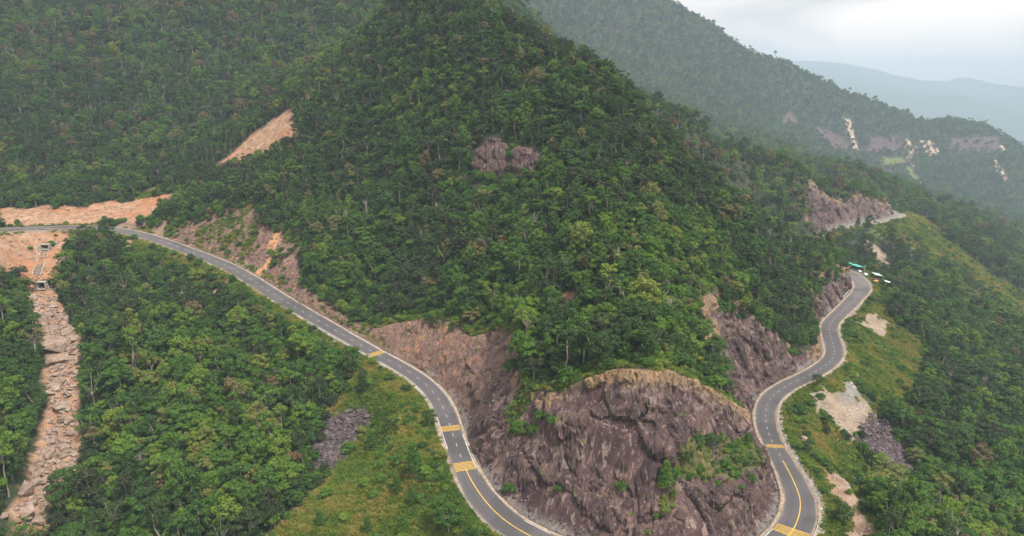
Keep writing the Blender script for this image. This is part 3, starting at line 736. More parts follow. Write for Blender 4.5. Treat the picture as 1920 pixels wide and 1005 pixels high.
# edge lines (hill side +, valley side -)
for (pa, pb, sgn, wd) in [((640, 626), (829, 762), 1, .18), ((560, 580), (830, 765), -1, .2), ((849, 815), (873, 880), 1, .32), ((834, 775), (856, 838), -1, .3), ((960, 985), (1020, 1018), 1, .3), ((1440, 1040), (1479, 1004), 1, .35)]:
    s0, s1 = road_s_at(*pa), road_s_at(*pb)
    if sgn > 0: strip("edge_line", s0, s1, lambda s: HW(s) - .15 - wd, lambda s: HW(s) - .15, .022, M_WHITE, road)
    else: strip("edge_line", s0, s1, lambda s: -HW(s) + .12, lambda s: -HW(s) + .12 + wd, .022, M_WHITE, road)
# pale concrete apron on the valley side of the left arm
strip("concrete_apron", road_s_at(590, 597), road_s_at(830, 765), lambda s: -HW(s) - .8 - .3 * fbm(s / 4, s * 0, octaves=2, seed=96), lambda s: -HW(s) - .1, -.03, M_CONC, road)
# centre dashes
sy0, sy1 = road_s_at(872, 880), road_s_at(1468, 864)
for a, b_, gap, ln in [(road_s_at(300, 451), road_s_at(866, 862), 6.3, 2.2), (road_s_at(1464, 858), road_s_at(1612, 549), 5.2, 2.0)]:
    s = a
    while s < b_:
        strip("lane_dash", s, s + ln, -.08, .08, .084, M_WHITE, road, step=1.0); s += gap
strip("centre_line", sy0, sy1, -.14, .14, .084, M_YELL, road)
# yellow rumble strips
for (p, nb_, gap) in [((708, 664), 5, .62), ((847, 803), 6, .6), ((872, 876), 7, .66), ((1452, 836), 4, .62), ((1484, 996), 6, .75)]:
    sc = road_s_at(*p)
    for k in range(nb_):
        s = sc + (k - (nb_ - 1) / 2) * gap
        strip("rumble_bar", s - gap * .24, s + gap * .24, lambda q: -HW(q) + .35, lambda q: HW(q) - .45, .10, M_YELL, road, step=.3)

# ------------------------------------------------------------------ rock slab on the hill face
for P0, lab in ((ZONES['rock'][0], "larger streaked purple rock slab high on the wooded hill"), (ZONES['rock'][1], "smaller rock slab beside the larger one high on the hill")):
    ox = np.arange(P0[:, 0].min() - 4, P0[:, 0].max() + 4, .4); oy = np.arange(P0[:, 1].min() - 4, P0[:, 1].max() + 4, .4)
    OX, OY = np.meshgrid(ox, oy); OZ = zat(OX, OY)
    sdm = poly_sd(P0, OX, OY).reshape(OX.shape) + 1.5 * fbm(OX / 3, OY / 3, octaves=4, seed=41, rough=.6)
    g2, g1 = np.gradient(OZ, .4); nl = np.sqrt(g1 ** 2 + g2 ** 2 + 1)
    q1, e1, f1_ = facets(OX, OY, OZ, 5.0, 9.0, 9.0, 231); q2, e2, f2_ = facets(OX, OY, OZ, 1.8, 4.0, 4.0, 241)
    bul = 3.6 * sstep(-.6, 1.6, sdm) - .9 + (.8 * q1 + .3 * q2 - .9 * np.exp(-(e1 / .06) ** 2) + 1.0 * (ridged(OX / 3.0, OY / 30, octaves=3, seed=76) - .5) + .3 * fbm(OX / 1.2, OY / 1.2, octaves=3, seed=77)) * sstep(-.2, 1.0, sdm)
    okm = sdm > -1.0; qm = okm[:-1, :-1] & okm[1:, 1:] & okm[:-1, 1:] & okm[1:, :-1]
    me, used = grid_mesh("outcrop", OX - g1 / nl * bul, OY - g2 / nl * bul, OZ + bul / nl, qm)
    me.polygons.foreach_set("use_smooth", np.zeros(len(me.polygons), bool))
    for nm_, ar in (("top", OX * 0), ("soil", OX * 0 + .1), ("veg", OX * 0), ("earth", OX * 0), ("face", np.clip(.25 + .7 * (f1_ - .4) + .3 * (f2_ - .5), 0, 1))): add_f(me, nm_, ar.ravel()[used])
    link("rock_outcrop", me, M_ROCK, kind="structure", label=lab)
# thin slide scars and rock cuts on the far mountain, draped over it
M_SCAR = simple("slide_earth", (.40, .29, .22), .95, var=.4, scale=.12)
for kind_, mat_ in (('dirt', M_SCAR), ('rock', M_ROCK)):
    for P0 in ZONES[kind_]:
        if P0[:, 1].mean() < 1200: continue
        ox = np.arange(P0[:, 0].min() - 8, P0[:, 0].max() + 8, 2.5); oy = np.arange(P0[:, 1].min() - 8, P0[:, 1].max() + 8, 2.5)
        if len(ox) * len(oy) > 60000 or min(len(ox), len(oy)) < 3: continue
        OX, OY = np.meshgrid(ox, oy); OZ = zat(OX, OY)
        sdm = poly_sd(P0, OX, OY).reshape(OX.shape) + (3.5 if kind_ == 'dirt' else 14) * fbm(OX / 24, OY / 24, octaves=4, seed=43)
        okm = sdm > 0; qm = okm[:-1, :-1] & okm[1:, 1:] & okm[:-1, 1:] & okm[1:, :-1]
        if not qm.any(): continue
        me, used = grid_mesh("scar", OX, OY, OZ + 1.6 + 4.0 * fbm(OX / 12, OY / 12, octaves=4, seed=44), qm)
        for nm_, v_ in (("top", 0), ("soil", .1), ("veg", 0), ("face", .25), ("earth", 0)): add_f(me, nm_, np.full(len(used), v_))
        link("landslide_scar" if kind_ == 'dirt' else "rock_cut", me, mat_, kind="structure", label="pale slide scar on the far mountain" if kind_ == 'dirt' else "purple rock cut above the far road")

# ------------------------------------------------------------------ distant mountains and plain
M_FAR, nt, b, o = new_mat("distant_forest"); t = NT(nt)
P = t.pos(); nf = t.noise(P, .012, 8, .7)
t.l(t.ramp(nf, [(.3, (.025, .045, .022)), (.6, (.05, .085, .035)), (.8, (.09, .11, .05))]), b.inputs["Base Color"]); b.inputs["Roughness"].default_value = 1
t.bump(nf, 1.0, 30, b)
def ridge(name, crest, Y, base, back, front, label, seed):
    C_ = np.array([at_y(px, py, Y) for px, py in crest], float)
    xs = np.linspace(C_[0, 0], C_[-1, 0], 260); cz = np.interp(xs, C_[:, 0], C_[:, 2])
    v = np.r_[-np.linspace(1, 0, 40), np.linspace(0, 1, 20)[1:]]
    X = np.repeat(xs[None], len(v), 0); V_ = np.repeat(v[:, None], len(xs), 1)
    Yy = Y + np.where(V_ < 0, V_ * front, V_ * back)
    k = (Y / 3000)
    spur = ridged(X / (420 * k), Yy / (900 * k), octaves=4, seed=seed) - .5
    prof = (1 - np.abs(V_)) ** 1.15
    Z = base + (cz[None] - base) * np.clip(prof + .32 * spur * np.sin(np.pi * np.clip(np.abs(V_), 0, 1)), 0, 1.0) + 10 * k * fbm(X / (90 * k), Yy / (90 * k), octaves=3, seed=seed + 5) * np.abs(V_) ** .3
    me, _ = grid_mesh(name, X, Yy, Z)
    link(name, me, M_FAR, kind="structure", label=label)
ridge("distant_mountain", [(1380, 118), (1450, 116), (1520, 114), (1580, 119), (1640, 130), (1690, 148), (1722, 150), (1775, 152), (1792, 147), (1806, 145), (1822, 149), (1838, 158), (1860, 168), (1920, 186), (2000, 212), (2150, 240), (2400, 262)],
      12000, -420, 2500, 5200, "pale blue distant mountain fading into haze", 100)
ridge("distant_ridge", [(1500, 262), (1700, 272), (1860, 272), (1890, 266), (1930, 264), (2000, 268), (2100, 280), (2300, 300)], 3800, -420, 900, 1100, "low dark blue ridge beyond the far road", 120)
me = bpy.data.meshes.new("plain"); R_ = 40000
me.from_pydata([(-R_, -R_, -440), (R_, -R_, -440), (R_, R_, -440), (-R_, R_, -440)], [], [(0, 1, 2, 3)]); me.update()
link("ground", me, M_FAR, kind="structure", label="lowland far below the mountains")

# ------------------------------------------------------------------ foliage materials
def foliage_mat(name, stops, trans=.18):
    m, nt, b, o = new_mat(name); t = NT(nt)
    tint = t.attr("tint", 'INSTANCER').outputs["Fac"]
    ob = t.n("ShaderNodeTexCoord").outputs["Object"]
    nz = t.noise(ob, 1.1, 2, .5)
    v = t.math('ADD', tint, t.math('MULTIPLY', t.math('SUBTRACT', nz, .5), .20), True)
    c = t.ramp(v, stops)
    t.l(c, b.inputs["Base Color"]); b.inputs["Roughness"].default_value = .62; b.inputs["Specular IOR Level"].default_value = .22
    tr = t.n("ShaderNodeBsdfTranslucent"); t.l(t.mix(1.0, c, (1.0, 1.25, .5), 'MULTIPLY'), tr.inputs[0])
    mx = t.n("ShaderNodeMixShader"); mx.inputs[0].default_value = trans
    t.l(b.outputs[0], mx.inputs[1]); t.l(tr.outputs[0], mx.inputs[2]); t.l(mx.outputs[0], o.inputs[0])
    return m
M_LEAF = foliage_mat("leaves", [(.0, (.040, .054, .022)), (.20, (.036, .078, .018)), (.42, (.058, .130, .018)), (.62, (.104, .190, .020)), (.76, (.160, .210, .028)), (.86, (.155, .140, .055)), (.94, (.145, .100, .055)), (1.0, (.15, .085, .045))])
M_GRASS = foliage_mat("grass_blades", [(.0, (.070, .135, .020)), (.3, (.130, .195, .026)), (.55, (.210, .230, .040)), (.75, (.310, .260, .065)), (.9, (.340, .235, .080)), (1.0, (.320, .190, .085))])
M_BARK = simple("pale_bark", (.26, .225, .185), .9, var=.35, scale=2)
M_DEAD = simple("dead_wood", (.36, .32, .28), .9, var=.3, scale=2)

# ------------------------------------------------------------------ tree prototypes
def mesh_from(name, V, Fc, mats, mi=None, smooth=False):
    me = bpy.data.meshes.new(name); me.from_pydata([tuple(v) for v in V], [], [tuple(f) for f in Fc])
    for m in mats: me.materials.append(m)
    if mi is not None: me.polygons.foreach_set("material_index", np.array(mi, np.int32))
    if smooth: me.polygons.foreach_set("use_smooth", np.ones(len(me.polygons), bool))
    me.update(); return me
def tube(V, Fc, pts, rad, sides=5):
    base = len(V); pts = [Vector(p) for p in pts]
    for i, p in enumerate(pts):
        d = (pts[min(i + 1, len(pts) - 1)] - pts[max(i - 1, 0)]).normalized()
        a = d.orthogonal().normalized(); b_ = d.cross(a)
        for k in range(sides):
            an = 2 * math.pi * k / sides
            V.append(p + (a * math.cos(an) + b_ * math.sin(an)) * rad[i])
    for i in range(len(pts) - 1):
        for k in range(sides):
            k2 = (k + 1) % sides
            Fc.append((base + i * sides + k, base + i * sides + k2, base + (i + 1) * sides + k2, base + (i + 1) * sides + k))
    Fc.append(tuple(base + (len(pts) - 1) * sides + k for k in range(sides)))
def leaves(rng, lobes, n_per, size):
    V = []; Fc = []
    for (c, r, fl) in lobes:
        for _ in range(int(n_per * (r / 1.3) ** 1.6) + 6):
            d = rng.normal(size=3); d /= np.linalg.norm(d)
            if d[2] < -.35 and rng.random() < .75: d[2] = -d[2]
            rr = r * (0.6 + .44 * rng.random() ** .6)
            p = np.array(c) + d * np.array([rr, rr, rr * fl])
            nrm = d * np.array([1, 1, 1 / max(fl, .4)]) + rng.normal(size=3) * .45 + np.array([0, 0, .25]); nrm /= np.linalg.norm(nrm)
            a = np.cross(nrm, rng.normal(size=3)); a /= np.linalg.norm(a) + 1e-9; b_ = np.cross(nrm, a)
            s = size * (.65 + .7 * rng.random()); w = s * (.55 + .3 * rng.random())
            i = len(V)
            V += [p - a * s * .5, p + b_ * w * .5 - a * s * .08 + nrm * .06, p + a * s * .55, p - b_ * w * .5 - a * s * .05 + nrm * .06]
            Fc.append((i, i + 1, i + 2, i + 3))
    return V, Fc
def limb(rng, V, Fc, p0, p1, r0, r1, seg=3, wob=.25, sides=5):
    p0, p1 = Vector(p0), Vector(p1); L = (p1 - p0).length
    pts = [p0.lerp(p1, k / seg) + (Vector(rng.normal(size=3)) * wob * L * .12 if 0 < k < seg else Vector()) for k in range(seg + 1)]
    tube(V, Fc, pts, [r0 + (r1 - r0) * k / seg for k in range(seg + 1)], sides); return pts
def make_tree(kind, seed):
    rng = np.random.default_rng(seed); TV, TF = [], []; lobes = []
    if kind == 'round':
        H = 9.5; cz = 5.3; rx, rz = 2.7, 2.6
        n = 15
        for k in range(n):
            an = 2.4 * k + rng.random() * .5; h = 1 - 1.7 * (k + .5) / n
            q = math.sqrt(max(0, 1 - h * h)) * (.8 + .35 * rng.random())
            lobes.append(((rx * q * math.cos(an), rx * q * math.sin(an), cz + rz * h * (.85 + .3 * rng.random())), .85 + .6 * rng.random(), .75))
        limb(rng, TV, TF, (0, 0, -1.5), (.2, .1, cz - .5), .26, .16)
    elif kind == 'oval':
        n = 16; lean = rng.normal(size=2) * .5
        for k in range(n):
            h = (k + .5) / n; an = 2.4 * k + rng.random(); q = 2.0 * math.sin(math.pi * (.15 + .8 * h)) * (.7 + .5 * rng.random())
            lobes.append(((q * math.cos(an) + lean[0] * h, q * math.sin(an) + lean[1] * h, 2.6 + 6.6 * h), .7 + .55 * rng.random(), .85))
        limb(rng, TV, TF, (0, 0, -1.5), (lean[0] * .7, lean[1] * .7, 7.5), .22, .1, 4)
    elif kind == 'clump':      # uneven crown of a few big heads at different heights
        for m in range(4):
            an = m * 1.7 + rng.random(); q = 1.0 + 1.3 * rng.random(); cx_, cy_, cz_ = q * math.cos(an), q * math.sin(an), 4.2 + 3.6 * rng.random()
            for k in range(5):
                d_ = rng.normal(size=3) * .75; lobes.append(((cx_ + d_[0], cy_ + d_[1], cz_ + abs(d_[2]) * .6), .6 + .5 * rng.random(), .7))
        limb(rng, TV, TF, (0, 0, -1.5), (0, 0, 3.2), .26, .2, 3)
        for m in range(4): limb(rng, TV, TF, (0, 0, 2.8), lobes[5 * m][0], .13, .06, 3, .25, 4)
    elif kind == 'wide':
        cz = 4.9
        for k in range(17):
            an = 2.4 * k + rng.random() * .6; q = math.sqrt((k + .5) / 17)
            lobes.append(((3.6 * q * math.cos(an), 3.6 * q * math.sin(an), cz + 2.0 * (1 - q * q) + rng.normal() * .55), .8 + .55 * rng.random(), .55))
        limb(rng, TV, TF, (0, 0, -1.5), (-.2, .2, cz), .3, .18)
    elif kind == 'tall':
        cz = 9.6
        for k in range(9):
            an = 2.4 * k; q = math.sqrt((k + .3) / 9)
            lobes.append(((2.1 * q * math.cos(an), 2.1 * q * math.sin(an), cz + 1.3 * (1 - q) + rng.normal() * .5), .65 + .5 * rng.random(), .65))
        lobes.append(((.8, -.6, 7.0), .6, .6)); lobes.append(((-.9, .3, 7.9), .6, .6))
        limb(rng, TV, TF, (0, 0, -1.5), (.3, .1, cz), .2, .11, 5)
    elif kind == 'cone':
        for k in range(22):
            h = (k + .5) / 22; an = 2.4 * k
            q = (1.15 * (1 - h) ** .7 + .08) * (.75 + .4 * rng.random())
            lobes.append(((q * math.cos(an), q * math.sin(an), 1.0 + 6.2 * h), .62 + .6 * (1 - h) * (.6 + .5 * rng.random()), .85))
        limb(rng, TV, TF, (0, 0, -1), (0, 0, 7.0), .17, .05)
    elif kind == 'shrub':
        for k in range(8):
            an = 2.4 * k; q = 1.0 * math.sqrt((k + .2) / 8)
            lobes.append(((q * math.cos(an), q * math.sin(an), .7 + .9 * (1 - q) + rng.normal() * .2), .5 + .3 * rng.random(), .8))
        for k in range(3): limb(rng, TV, TF, (0, 0, -.4), (rng.normal() * .4, rng.normal() * .4, .9), .06, .03, 2)
    elif kind == 'sparse':      # thin crown, limbs showing
        cz = 7.4
        for k in range(10):
            an = 2.4 * k; q = .5 + .5 * rng.random(); c = (2.6 * q * math.cos(an), 2.6 * q * math.sin(an), cz + rng.normal() * 1.2)
            lobes.append((c, .55 + .35 * rng.random(), .7))
        limb(rng, TV, TF, (0, 0, -1.5), (0, 0, 5.2), .22, .15, 4)
        for c, r, f_ in lobes: limb(rng, TV, TF, (0, 0, 4.3 + rng.random()), c, .09, .04, 3, .3, 4)
    if kind in ('round', 'wide', 'tall'):
        for c, r, f_ in lobes[::3]: limb(rng, TV, TF, (0, 0, lobes[0][0][2] * .62), c, .09, .04, 2, .25, 4)
    npl = {'oval': 120, 'clump': 120, 'round': 120, 'wide': 120, 'tall': 115, 'cone': 190, 'shrub': 190, 'sparse': 80}[kind]
    sz = {'oval': .46, 'clump': .47, 'round': .48, 'wide': .48, 'tall': .45, 'cone': .38, 'shrub': .32, 'sparse': .45}[kind]
    LV, LF = leaves(rng, lobes, npl, sz)
    return TV, TF, LV, LF
def make_dead(seed):
    rng = np.random.default_rng(seed); V, Fc = [], []
    H = 8 + 2 * rng.random()
    main = limb(rng, V, Fc, (0, 0, -1), (rng.normal() * .6, rng.normal() * .6, H), .16, .05, 5, .3)
    for k in range(11):
        h = .4 + .55 * rng.random(); p = Vector(main[-1]) * h; an = rng.random() * 6.3; L = (1.2 + 1.8 * rng.random()) * (1.15 - h * .6)
        q = p + Vector((math.cos(an) * L, math.sin(an) * L, L * (.5 + .5 * rng.random())))
        limb(rng, V, Fc, p, q, .07, .03, 3, .35, 4)
        for m in range(2):
            r_ = q + Vector((rng.normal() * .7, rng.normal() * .7, .4 + rng.random() * .8)); limb(rng, V, Fc, p.lerp(q, .55 + .4 * m), r_, .035, .018, 2, .3, 3)
    return V, Fc
SPEC = [('round', 1), ('round', 2), ('round', 3), ('wide', 4), ('wide', 5), ('tall', 6), ('tall', 7), ('sparse', 8), ('cone', 9), ('cone', 10), ('shrub', 11), ('shrub', 12), ('oval', 13), ('oval', 14), ('clump', 15), ('clump', 16), ('sparse', 17)]
TREE_COL = bpy.data.collections.new("tree_library")
PROTO = []
for i, (k, sd_) in enumerate(SPEC):
    TV, TF, LV, LF = make_tree(k, sd_ * 37)
    crown = mesh_from("crown_mesh_%02d" % i, LV, LF, [M_LEAF]); trunk = mesh_from("trunk_mesh_%02d" % i, TV, TF, [M_BARK], smooth=True)
    nT = len(TV)
    joint = mesh_from("tree_mesh_%02d" % i, TV + LV, TF + [tuple(a + nT for a in f) for f in LF], [M_BARK, M_LEAF], [0] * len(TF) + [1] * len(LF))
    po = bpy.data.objects.new("tree_library_%02d" % i, joint); TREE_COL.objects.link(po)
    PROTO.append((k, crown, trunk))
GRASS_COL = bpy.data.collections.new("grass_library")
for i in range(3):
    rng = np.random.default_rng(300 + i); V, Fc = [], []
    for k in range(84):
        an = rng.random() * 6.283; q = .75 * math.sqrt(rng.random()); h = (.35 + .5 * rng.random()) * (1 if i < 2 else .75)
        p = np.array([q * math.cos(an), q * math.sin(an), -.1]); lean = np.array([rng.normal() * .32, rng.normal() * .32, h * .9]); w = np.array([math.cos(an * 3), math.sin(an * 3), 0]) * (.035 + .045 * rng.random())
        j = len(V); V += [p - w, p + w, p + lean * .6 + w * 1.1, p + lean, p + lean * .6 - w * 1.1]; Fc.append((j, j + 1, j + 2, j + 3, j + 4))
    po = bpy.data.objects.new("grass_library_%02d" % i, mesh_from("grass_mesh_%02d" % i, V, Fc, [M_GRASS])); GRASS_COL.objects.link(po)

def gn_tree(coll):
    ng = bpy.data.node_groups.new("scatter_" + coll.name, 'GeometryNodeTree')
    ng.interface.new_socket("Geometry", in_out='INPUT', socket_type='NodeSocketGeometry'); ng.interface.new_socket("Geometry", in_out='OUTPUT', socket_type='NodeSocketGeometry')
    N, L = ng.nodes, ng.links
    gi, go = N.new("NodeGroupInput"), N.new("NodeGroupOutput")
    ip = N.new("GeometryNodeInstanceOnPoints"); ci = N.new("GeometryNodeCollectionInfo")
    ci.inputs["Collection"].default_value = coll; ci.inputs["Separate Children"].default_value = True; ci.inputs["Reset Children"].default_value = True
    def na(name, ty):
        x = N.new("GeometryNodeInputNamedAttribute"); x.data_type = ty; x.inputs["Name"].default_value = name; return x.outputs["Attribute"]
    L.new(gi.outputs[0], ip.inputs["Points"]); L.new(ci.outputs[0], ip.inputs["Instance"]); ip.inputs["Pick Instance"].default_value = True
    L.new(na("pid", 'INT'), ip.inputs["Instance Index"]); L.new(na("rot", 'FLOAT_VECTOR'), ip.inputs["Rotation"]); L.new(na("scl", 'FLOAT_VECTOR'), ip.inputs["Scale"])
    L.new(ip.outputs[0], go.inputs[0]); return ng
GN = {}
def scatter(name, coll, pos, pid, rotz, scl, tint, **kw):
    me = bpy.data.meshes.new(name); n = len(pos)
    me.vertices.add(n); me.vertices.foreach_set("co", np.ascontiguousarray(pos, np.float32).ravel())
    a = me.attributes.new("pid", 'INT', 'POINT'); a.data.foreach_set("value", np.ascontiguousarray(pid, np.int32))
    r = np.zeros((n, 3), np.float32); r[:, 2] = rotz
    a = me.attributes.new("rot", 'FLOAT_VECTOR', 'POINT'); a.data.foreach_set("vector", r.ravel())
    a = me.attributes.new("scl", 'FLOAT_VECTOR', 'POINT'); a.data.foreach_set("vector", np.ascontiguousarray(scl, np.float32).ravel())
    add_f(me, "tint", tint)
    o = link(name, me, None, kind="stuff", **kw)
    md = o.modifiers.new("scatter", 'NODES')
    if coll.name not in GN: GN[coll.name] = gn_tree(coll)
    md.node_group = GN[coll.name]; return o

# ------------------------------------------------------------------ where trees grow
def jgrid(x0, x1, y0, y1, st, seed):
    rng = np.random.default_rng(seed)
    X, Y = np.meshgrid(np.arange(x0, x1, st), np.arange(y0, y1, st * .92)); X = X + (np.arange(X.shape[0]) % 2 * st * .5)[:, None]
    return (X + rng.uniform(-.55, .55, X.shape) * st).ravel(), (Y + rng.uniform(-.55, .55, Y.shape) * st).ravel()
def in_view(x, y, z, mx=110, my=90):
    px, py, d = to_pix(x, y, z); px2, py2, _ = to_pix(x, y, z + 11)
    return (d > 20) & (px > -mx) & (px < 1920 + mx) & (py2 < 1005 + my) & (py > -my)
def blocked(x, y, z, lift=9.0, tol=7.0):
    b_ = np.zeros(x.shape, bool)
    for k in np.linspace(.3, .97, 44):
        b_ |= zat(x * k, y * k) > CAM_Z + (z + lift - CAM_Z) * k + tol
    return b_
CLEAR = [(ZONES['rock'][0], 9), (ZONES['rock'][1], 9), (ZONES['dirt'][3], 9), (ZONES['dirt'][0], 6), (ZONES['dirt'][4], 6), (ZONES['dirt'][12], 9), (ZONES['rock'][2], 6), (ZONES['grass'][0], 9), (ZONES['grass'][2], 6), (ZONES['grass'][5], 12), (ZONES['grass'][1], 6), (ZONES['scree'][0], 9), (ZONES['scree'][1], 12), (ZONES['dirt'][8], 9), (ZONES['dirt'][9], 12), (ZONES['dirt'][5], 6), (ZONES['dirt'][6], 6), (ZONES['gravel'][0], 6)]
def forest_points(x0, x1, y0, y1, st, seed, low=False):
    rs = np.random.default_rng(seed + 77)
    x, y = jgrid(x0, x1, y0, y1, st, seed); z = zat(x, y)
    m = in_view(x, y, z); x, y, z = x[m], y[m], z[m]
    m = ~blocked(x, y, z); x, y, z = x[m], y[m], z[m]
    e = grid_at(EDGE, x, y); cut = grid_at(CUT, x, y); nat_gap = grid_at(NAT, x, y) - z; s = grid_at(SARC, x, y)
    bare = np.maximum.reduce([grid_at(Z_DIRT, x, y), grid_at(Z_SCREE, x, y), grid_at(Z_ROCK, x, y), grid_at(Z_GRAVEL, x, y)])
    gr = grid_at(Z_GRASS, x, y)
    for P_, reach in ([] if low else CLEAR):
        for dy_ in (3, 6, 9, 12):
            if dy_ <= reach: bare = np.maximum(bare, (poly_sd(P_, x, y + dy_) > -.5) * 1.0)
    bare = np.where((y > 1200) & (rs.random(len(x)) < .1), 0, bare)
    ok = (bare < .35) & (np.abs(e) > 5.0) & (gr < .5)
    ok &= ~((cut > .4) & (nat_gap > np.where(s > S_R0 - 20, 7.0, np.where(s < S_SOIL0, 4.0, 2.5))))
    nose = (s > S_SOIL0) & (s < S_R0) & (e > 0) & (e < 70)
    for dx_, dy_ in ((0, -3.5), (0, -6.5), (3, -3), (-3, -3)):
        ok &= ~(nose & (grid_at(CUT, x + dx_, y + dy_) > .5) & (rs.random(len(x)) < (.6 if dy_ < -3.2 else .3)))
    ok &= ~((s > S_FAR - 30) & (e < 0) & (e > -24)) | (np.abs(e) > 1e4)
    ok &= ~((e < 0) & (e > -7.5))
    ok &= ~((s < 95) & (e > 0) & (e < 32)); ok &= poly_sd(ZONES['dirt'][2], x, y) < -2.2
    ok &= ~((s > S_STALL0 - 10) & (s < S_STALL1 + 8) & (e < 0) & (e > -20))
    return x[ok], y[ok], z[ok], e[ok], s[ok]
fx, fy, fz, fe, fs = forest_points(-420, 560, 110, 560, 3.6, 500)
gx2, gy2, gz2, ge2, gs2 = forest_points(-620, 900, 560, 950, 6.0, 501)
hx, hy, hz_, he, hs_ = forest_points(-700, 1900, 950, 2330, 9.0, 502)
def tree_traits(x, y, seed):
    rng = np.random.default_rng(seed); n = len(x)
    patch = fbm(x / 45, y / 45, octaves=3, seed=55); r = rng.random(n)
    pid = np.select([r < .09, r < .18, r < .27, r < .36, r < .45, r < .50, r < .55, r < .60, r < .70, r < .80, r < .88, r < .95], [0, 1, 2, 3, 4, 5, 6, 7, 12, 13, 14, 15], np.where(rng.random(n) < .5, 16, rng.integers(8, 10, n)))
    low = 1 - sstep(230, 330, y)
    tint = np.clip(.235 + .165 * low + .30 * patch + rng.normal(size=n) * .21, .0, .82)
    odd = rng.random(n); tint = np.where(odd < np.where(low > 0, .03, .055), rng.uniform(.80, .9, n), tint); tint = np.where(odd < .007, rng.uniform(.92, .97, n), tint)
    sc = np.clip(rng.lognormal(-.02, .27, n), .5, 1.75); sz = sc * rng.uniform(.82, 1.2, n)
    return pid, tint, np.stack([sc, sc, sz], -1), rng.uniform(0, 6.283, n)
pid1, tint1, scl1, rot1 = tree_traits(fx, fy, 600)
# smaller trees on the steep lip of the cuts and along the road
lip = grid_at(CUT, fx, fy) > .3
scl1 *= (.86 - .13 * sstep(240, 330, fy))[:, None]; scl1[lip] *= .68; edge_tr = (np.abs(fe) < 11); scl1[edge_tr] *= .7
pid2, tint2, scl2, rot2 = tree_traits(gx2, gy2, 601); pid3, tint3, scl3, rot3 = tree_traits(hx, hy, 602)
scl2 *= 1.0; scl3 *= 1.35; tint2 = np.clip(tint2 + .07, 0, 1); tint3 = np.clip(tint3 + .06, 0, 1)
# the 300 trees that show largest are individual objects
_, _, dep = to_pix(fx, fy, fz); ppx, ppy, _ = to_pix(fx, fy, fz + 6)
size_px = scl1[:, 0] * F / dep * np.array([2.7, 2.7, 2.7, 3.6, 3.6, 2.2, 2.2, 2.8, 2.0, 2.0, 1, 1, 2.3, 2.3, 2.9, 2.9, 2.8])[pid1]
infr = (ppx > 5) & (ppx < 1915) & (ppy > 5) & (ppy < 1000) & ~blocked(fx, fy, fz, 7, 0)
order = np.argsort(-np.where(infr, size_px, 0))
N_IND = 290
single = np.zeros(len(fx), bool); single[order[:N_IND]] = True
rest = ~single
scatter("forest", TREE_COL, np.stack([fx, fy, fz - .3], -1)[rest], pid1[rest], rot1[rest], scl1[rest], tint1[rest], label="dense evergreen forest covering the hill and both valley sides")
scatter("spur_forest", TREE_COL, np.stack([gx2, gy2, gz2 - .3], -1), pid2, rot2, scl2, tint2, label="forest on the upper left slope and the spur beyond the bend")
scatter("mountain_forest", TREE_COL, np.stack([hx, hy, hz_ - .5], -1), pid3, rot3, scl3, tint3, label="hazy forest covering the far mountain above the far road")

# understorey between the trunks
ux, uy, uz, ue, us = forest_points(-330, 330, 150, 480, 3.2, 503, True)
rng = np.random.default_rng(640); n = len(ux); us_ = rng.uniform(1.0, 2.0, n)
scatter("undergrowth", TREE_COL, np.stack([ux, uy, uz - .3], -1), rng.integers(10, 12, n), rng.uniform(0, 6.28, n), np.stack([us_, us_, us_ * rng.uniform(.9, 1.5, n)], -1), np.clip(.3 + .2 * rng.normal(size=n), 0, .75), label="bushy undergrowth filling the gaps between the forest trees")
KINDWORD = {'oval': 'oval', 'clump': 'many headed', 'round': 'round', 'wide': 'wide flat', 'tall': 'tall slender', 'sparse': 'thin crowned', 'cone': 'conical', 'shrub': 'bushy'}
def toneword(t_): return 'dark green' if t_ < .25 else 'green' if t_ < .5 else 'light green' if t_ < .72 else 'yellow green' if t_ < .82 else 'olive' if t_ < .91 else 'rust brown'
LANDMARK = [("lower culvert", 83, 540), ("largest stream slab", 106, 650), ("pale stream slab", 118, 765), ("bottom stream slab", 50, 960), ("grass below the left road", 380, 520), ("ravine earth scar", 280, 605),
 ("dark scree on the grass", 635, 830), ("lower grass corner", 540, 990), ("first yellow strip", 708, 664), ("parked motorcycle", 548, 567), ("small earth slide", 505, 480), ("earthy cut", 760, 620),
 ("orange patch over the cliff", 1060, 575), ("cliff brow", 1180, 670), ("right cliff shoulder", 1340, 720), ("right rock wall", 1440, 640), ("rock wall by the stalls", 1560, 540), ("large right scree", 1665, 840),
 ("earth track at bottom right", 1590, 960), ("bare bench", 1590, 790), ("right grassy slope", 1660, 680), ("rock slab on the hill", 950, 300), ("middle of the ravine", 380, 800), ("bottom left corner", 180, 1000), ("bottom right corner", 1900, 990), ("right picture edge", 1915, 750)]
LABELS = {}
def tree_label(x, y, z, tone, kind, nm):
    px, py, _ = (float(v) for v in to_pix(x, y, z + 5))
    d, n_, lx_, ly_ = min((math.hypot(px - a_, (py - b_) * 1.2), nme, a_, b_) for nme, a_, b_ in LANDMARK)
    if d < 25: w = "at"
    elif abs(px - lx_) > abs(py - ly_) * 1.3: w = "left of" if px < lx_ else "right of"
    else: w = "above" if py < ly_ else "below"
    base = "%s %s %s %s the %s" % (tone, kind, nm, w, n_)
    k = LABELS.get(base, 0); LABELS[base] = k + 1
    o_ = ["", ", second nearest", ", third nearest", ", fourth nearest", ", fifth nearest", ", sixth nearest", ", seventh nearest", ", eighth nearest", ", ninth nearest", ", tenth nearest", ", farther away"][min(k, 10)]
    return base + o_, "forest trees near the " + n_
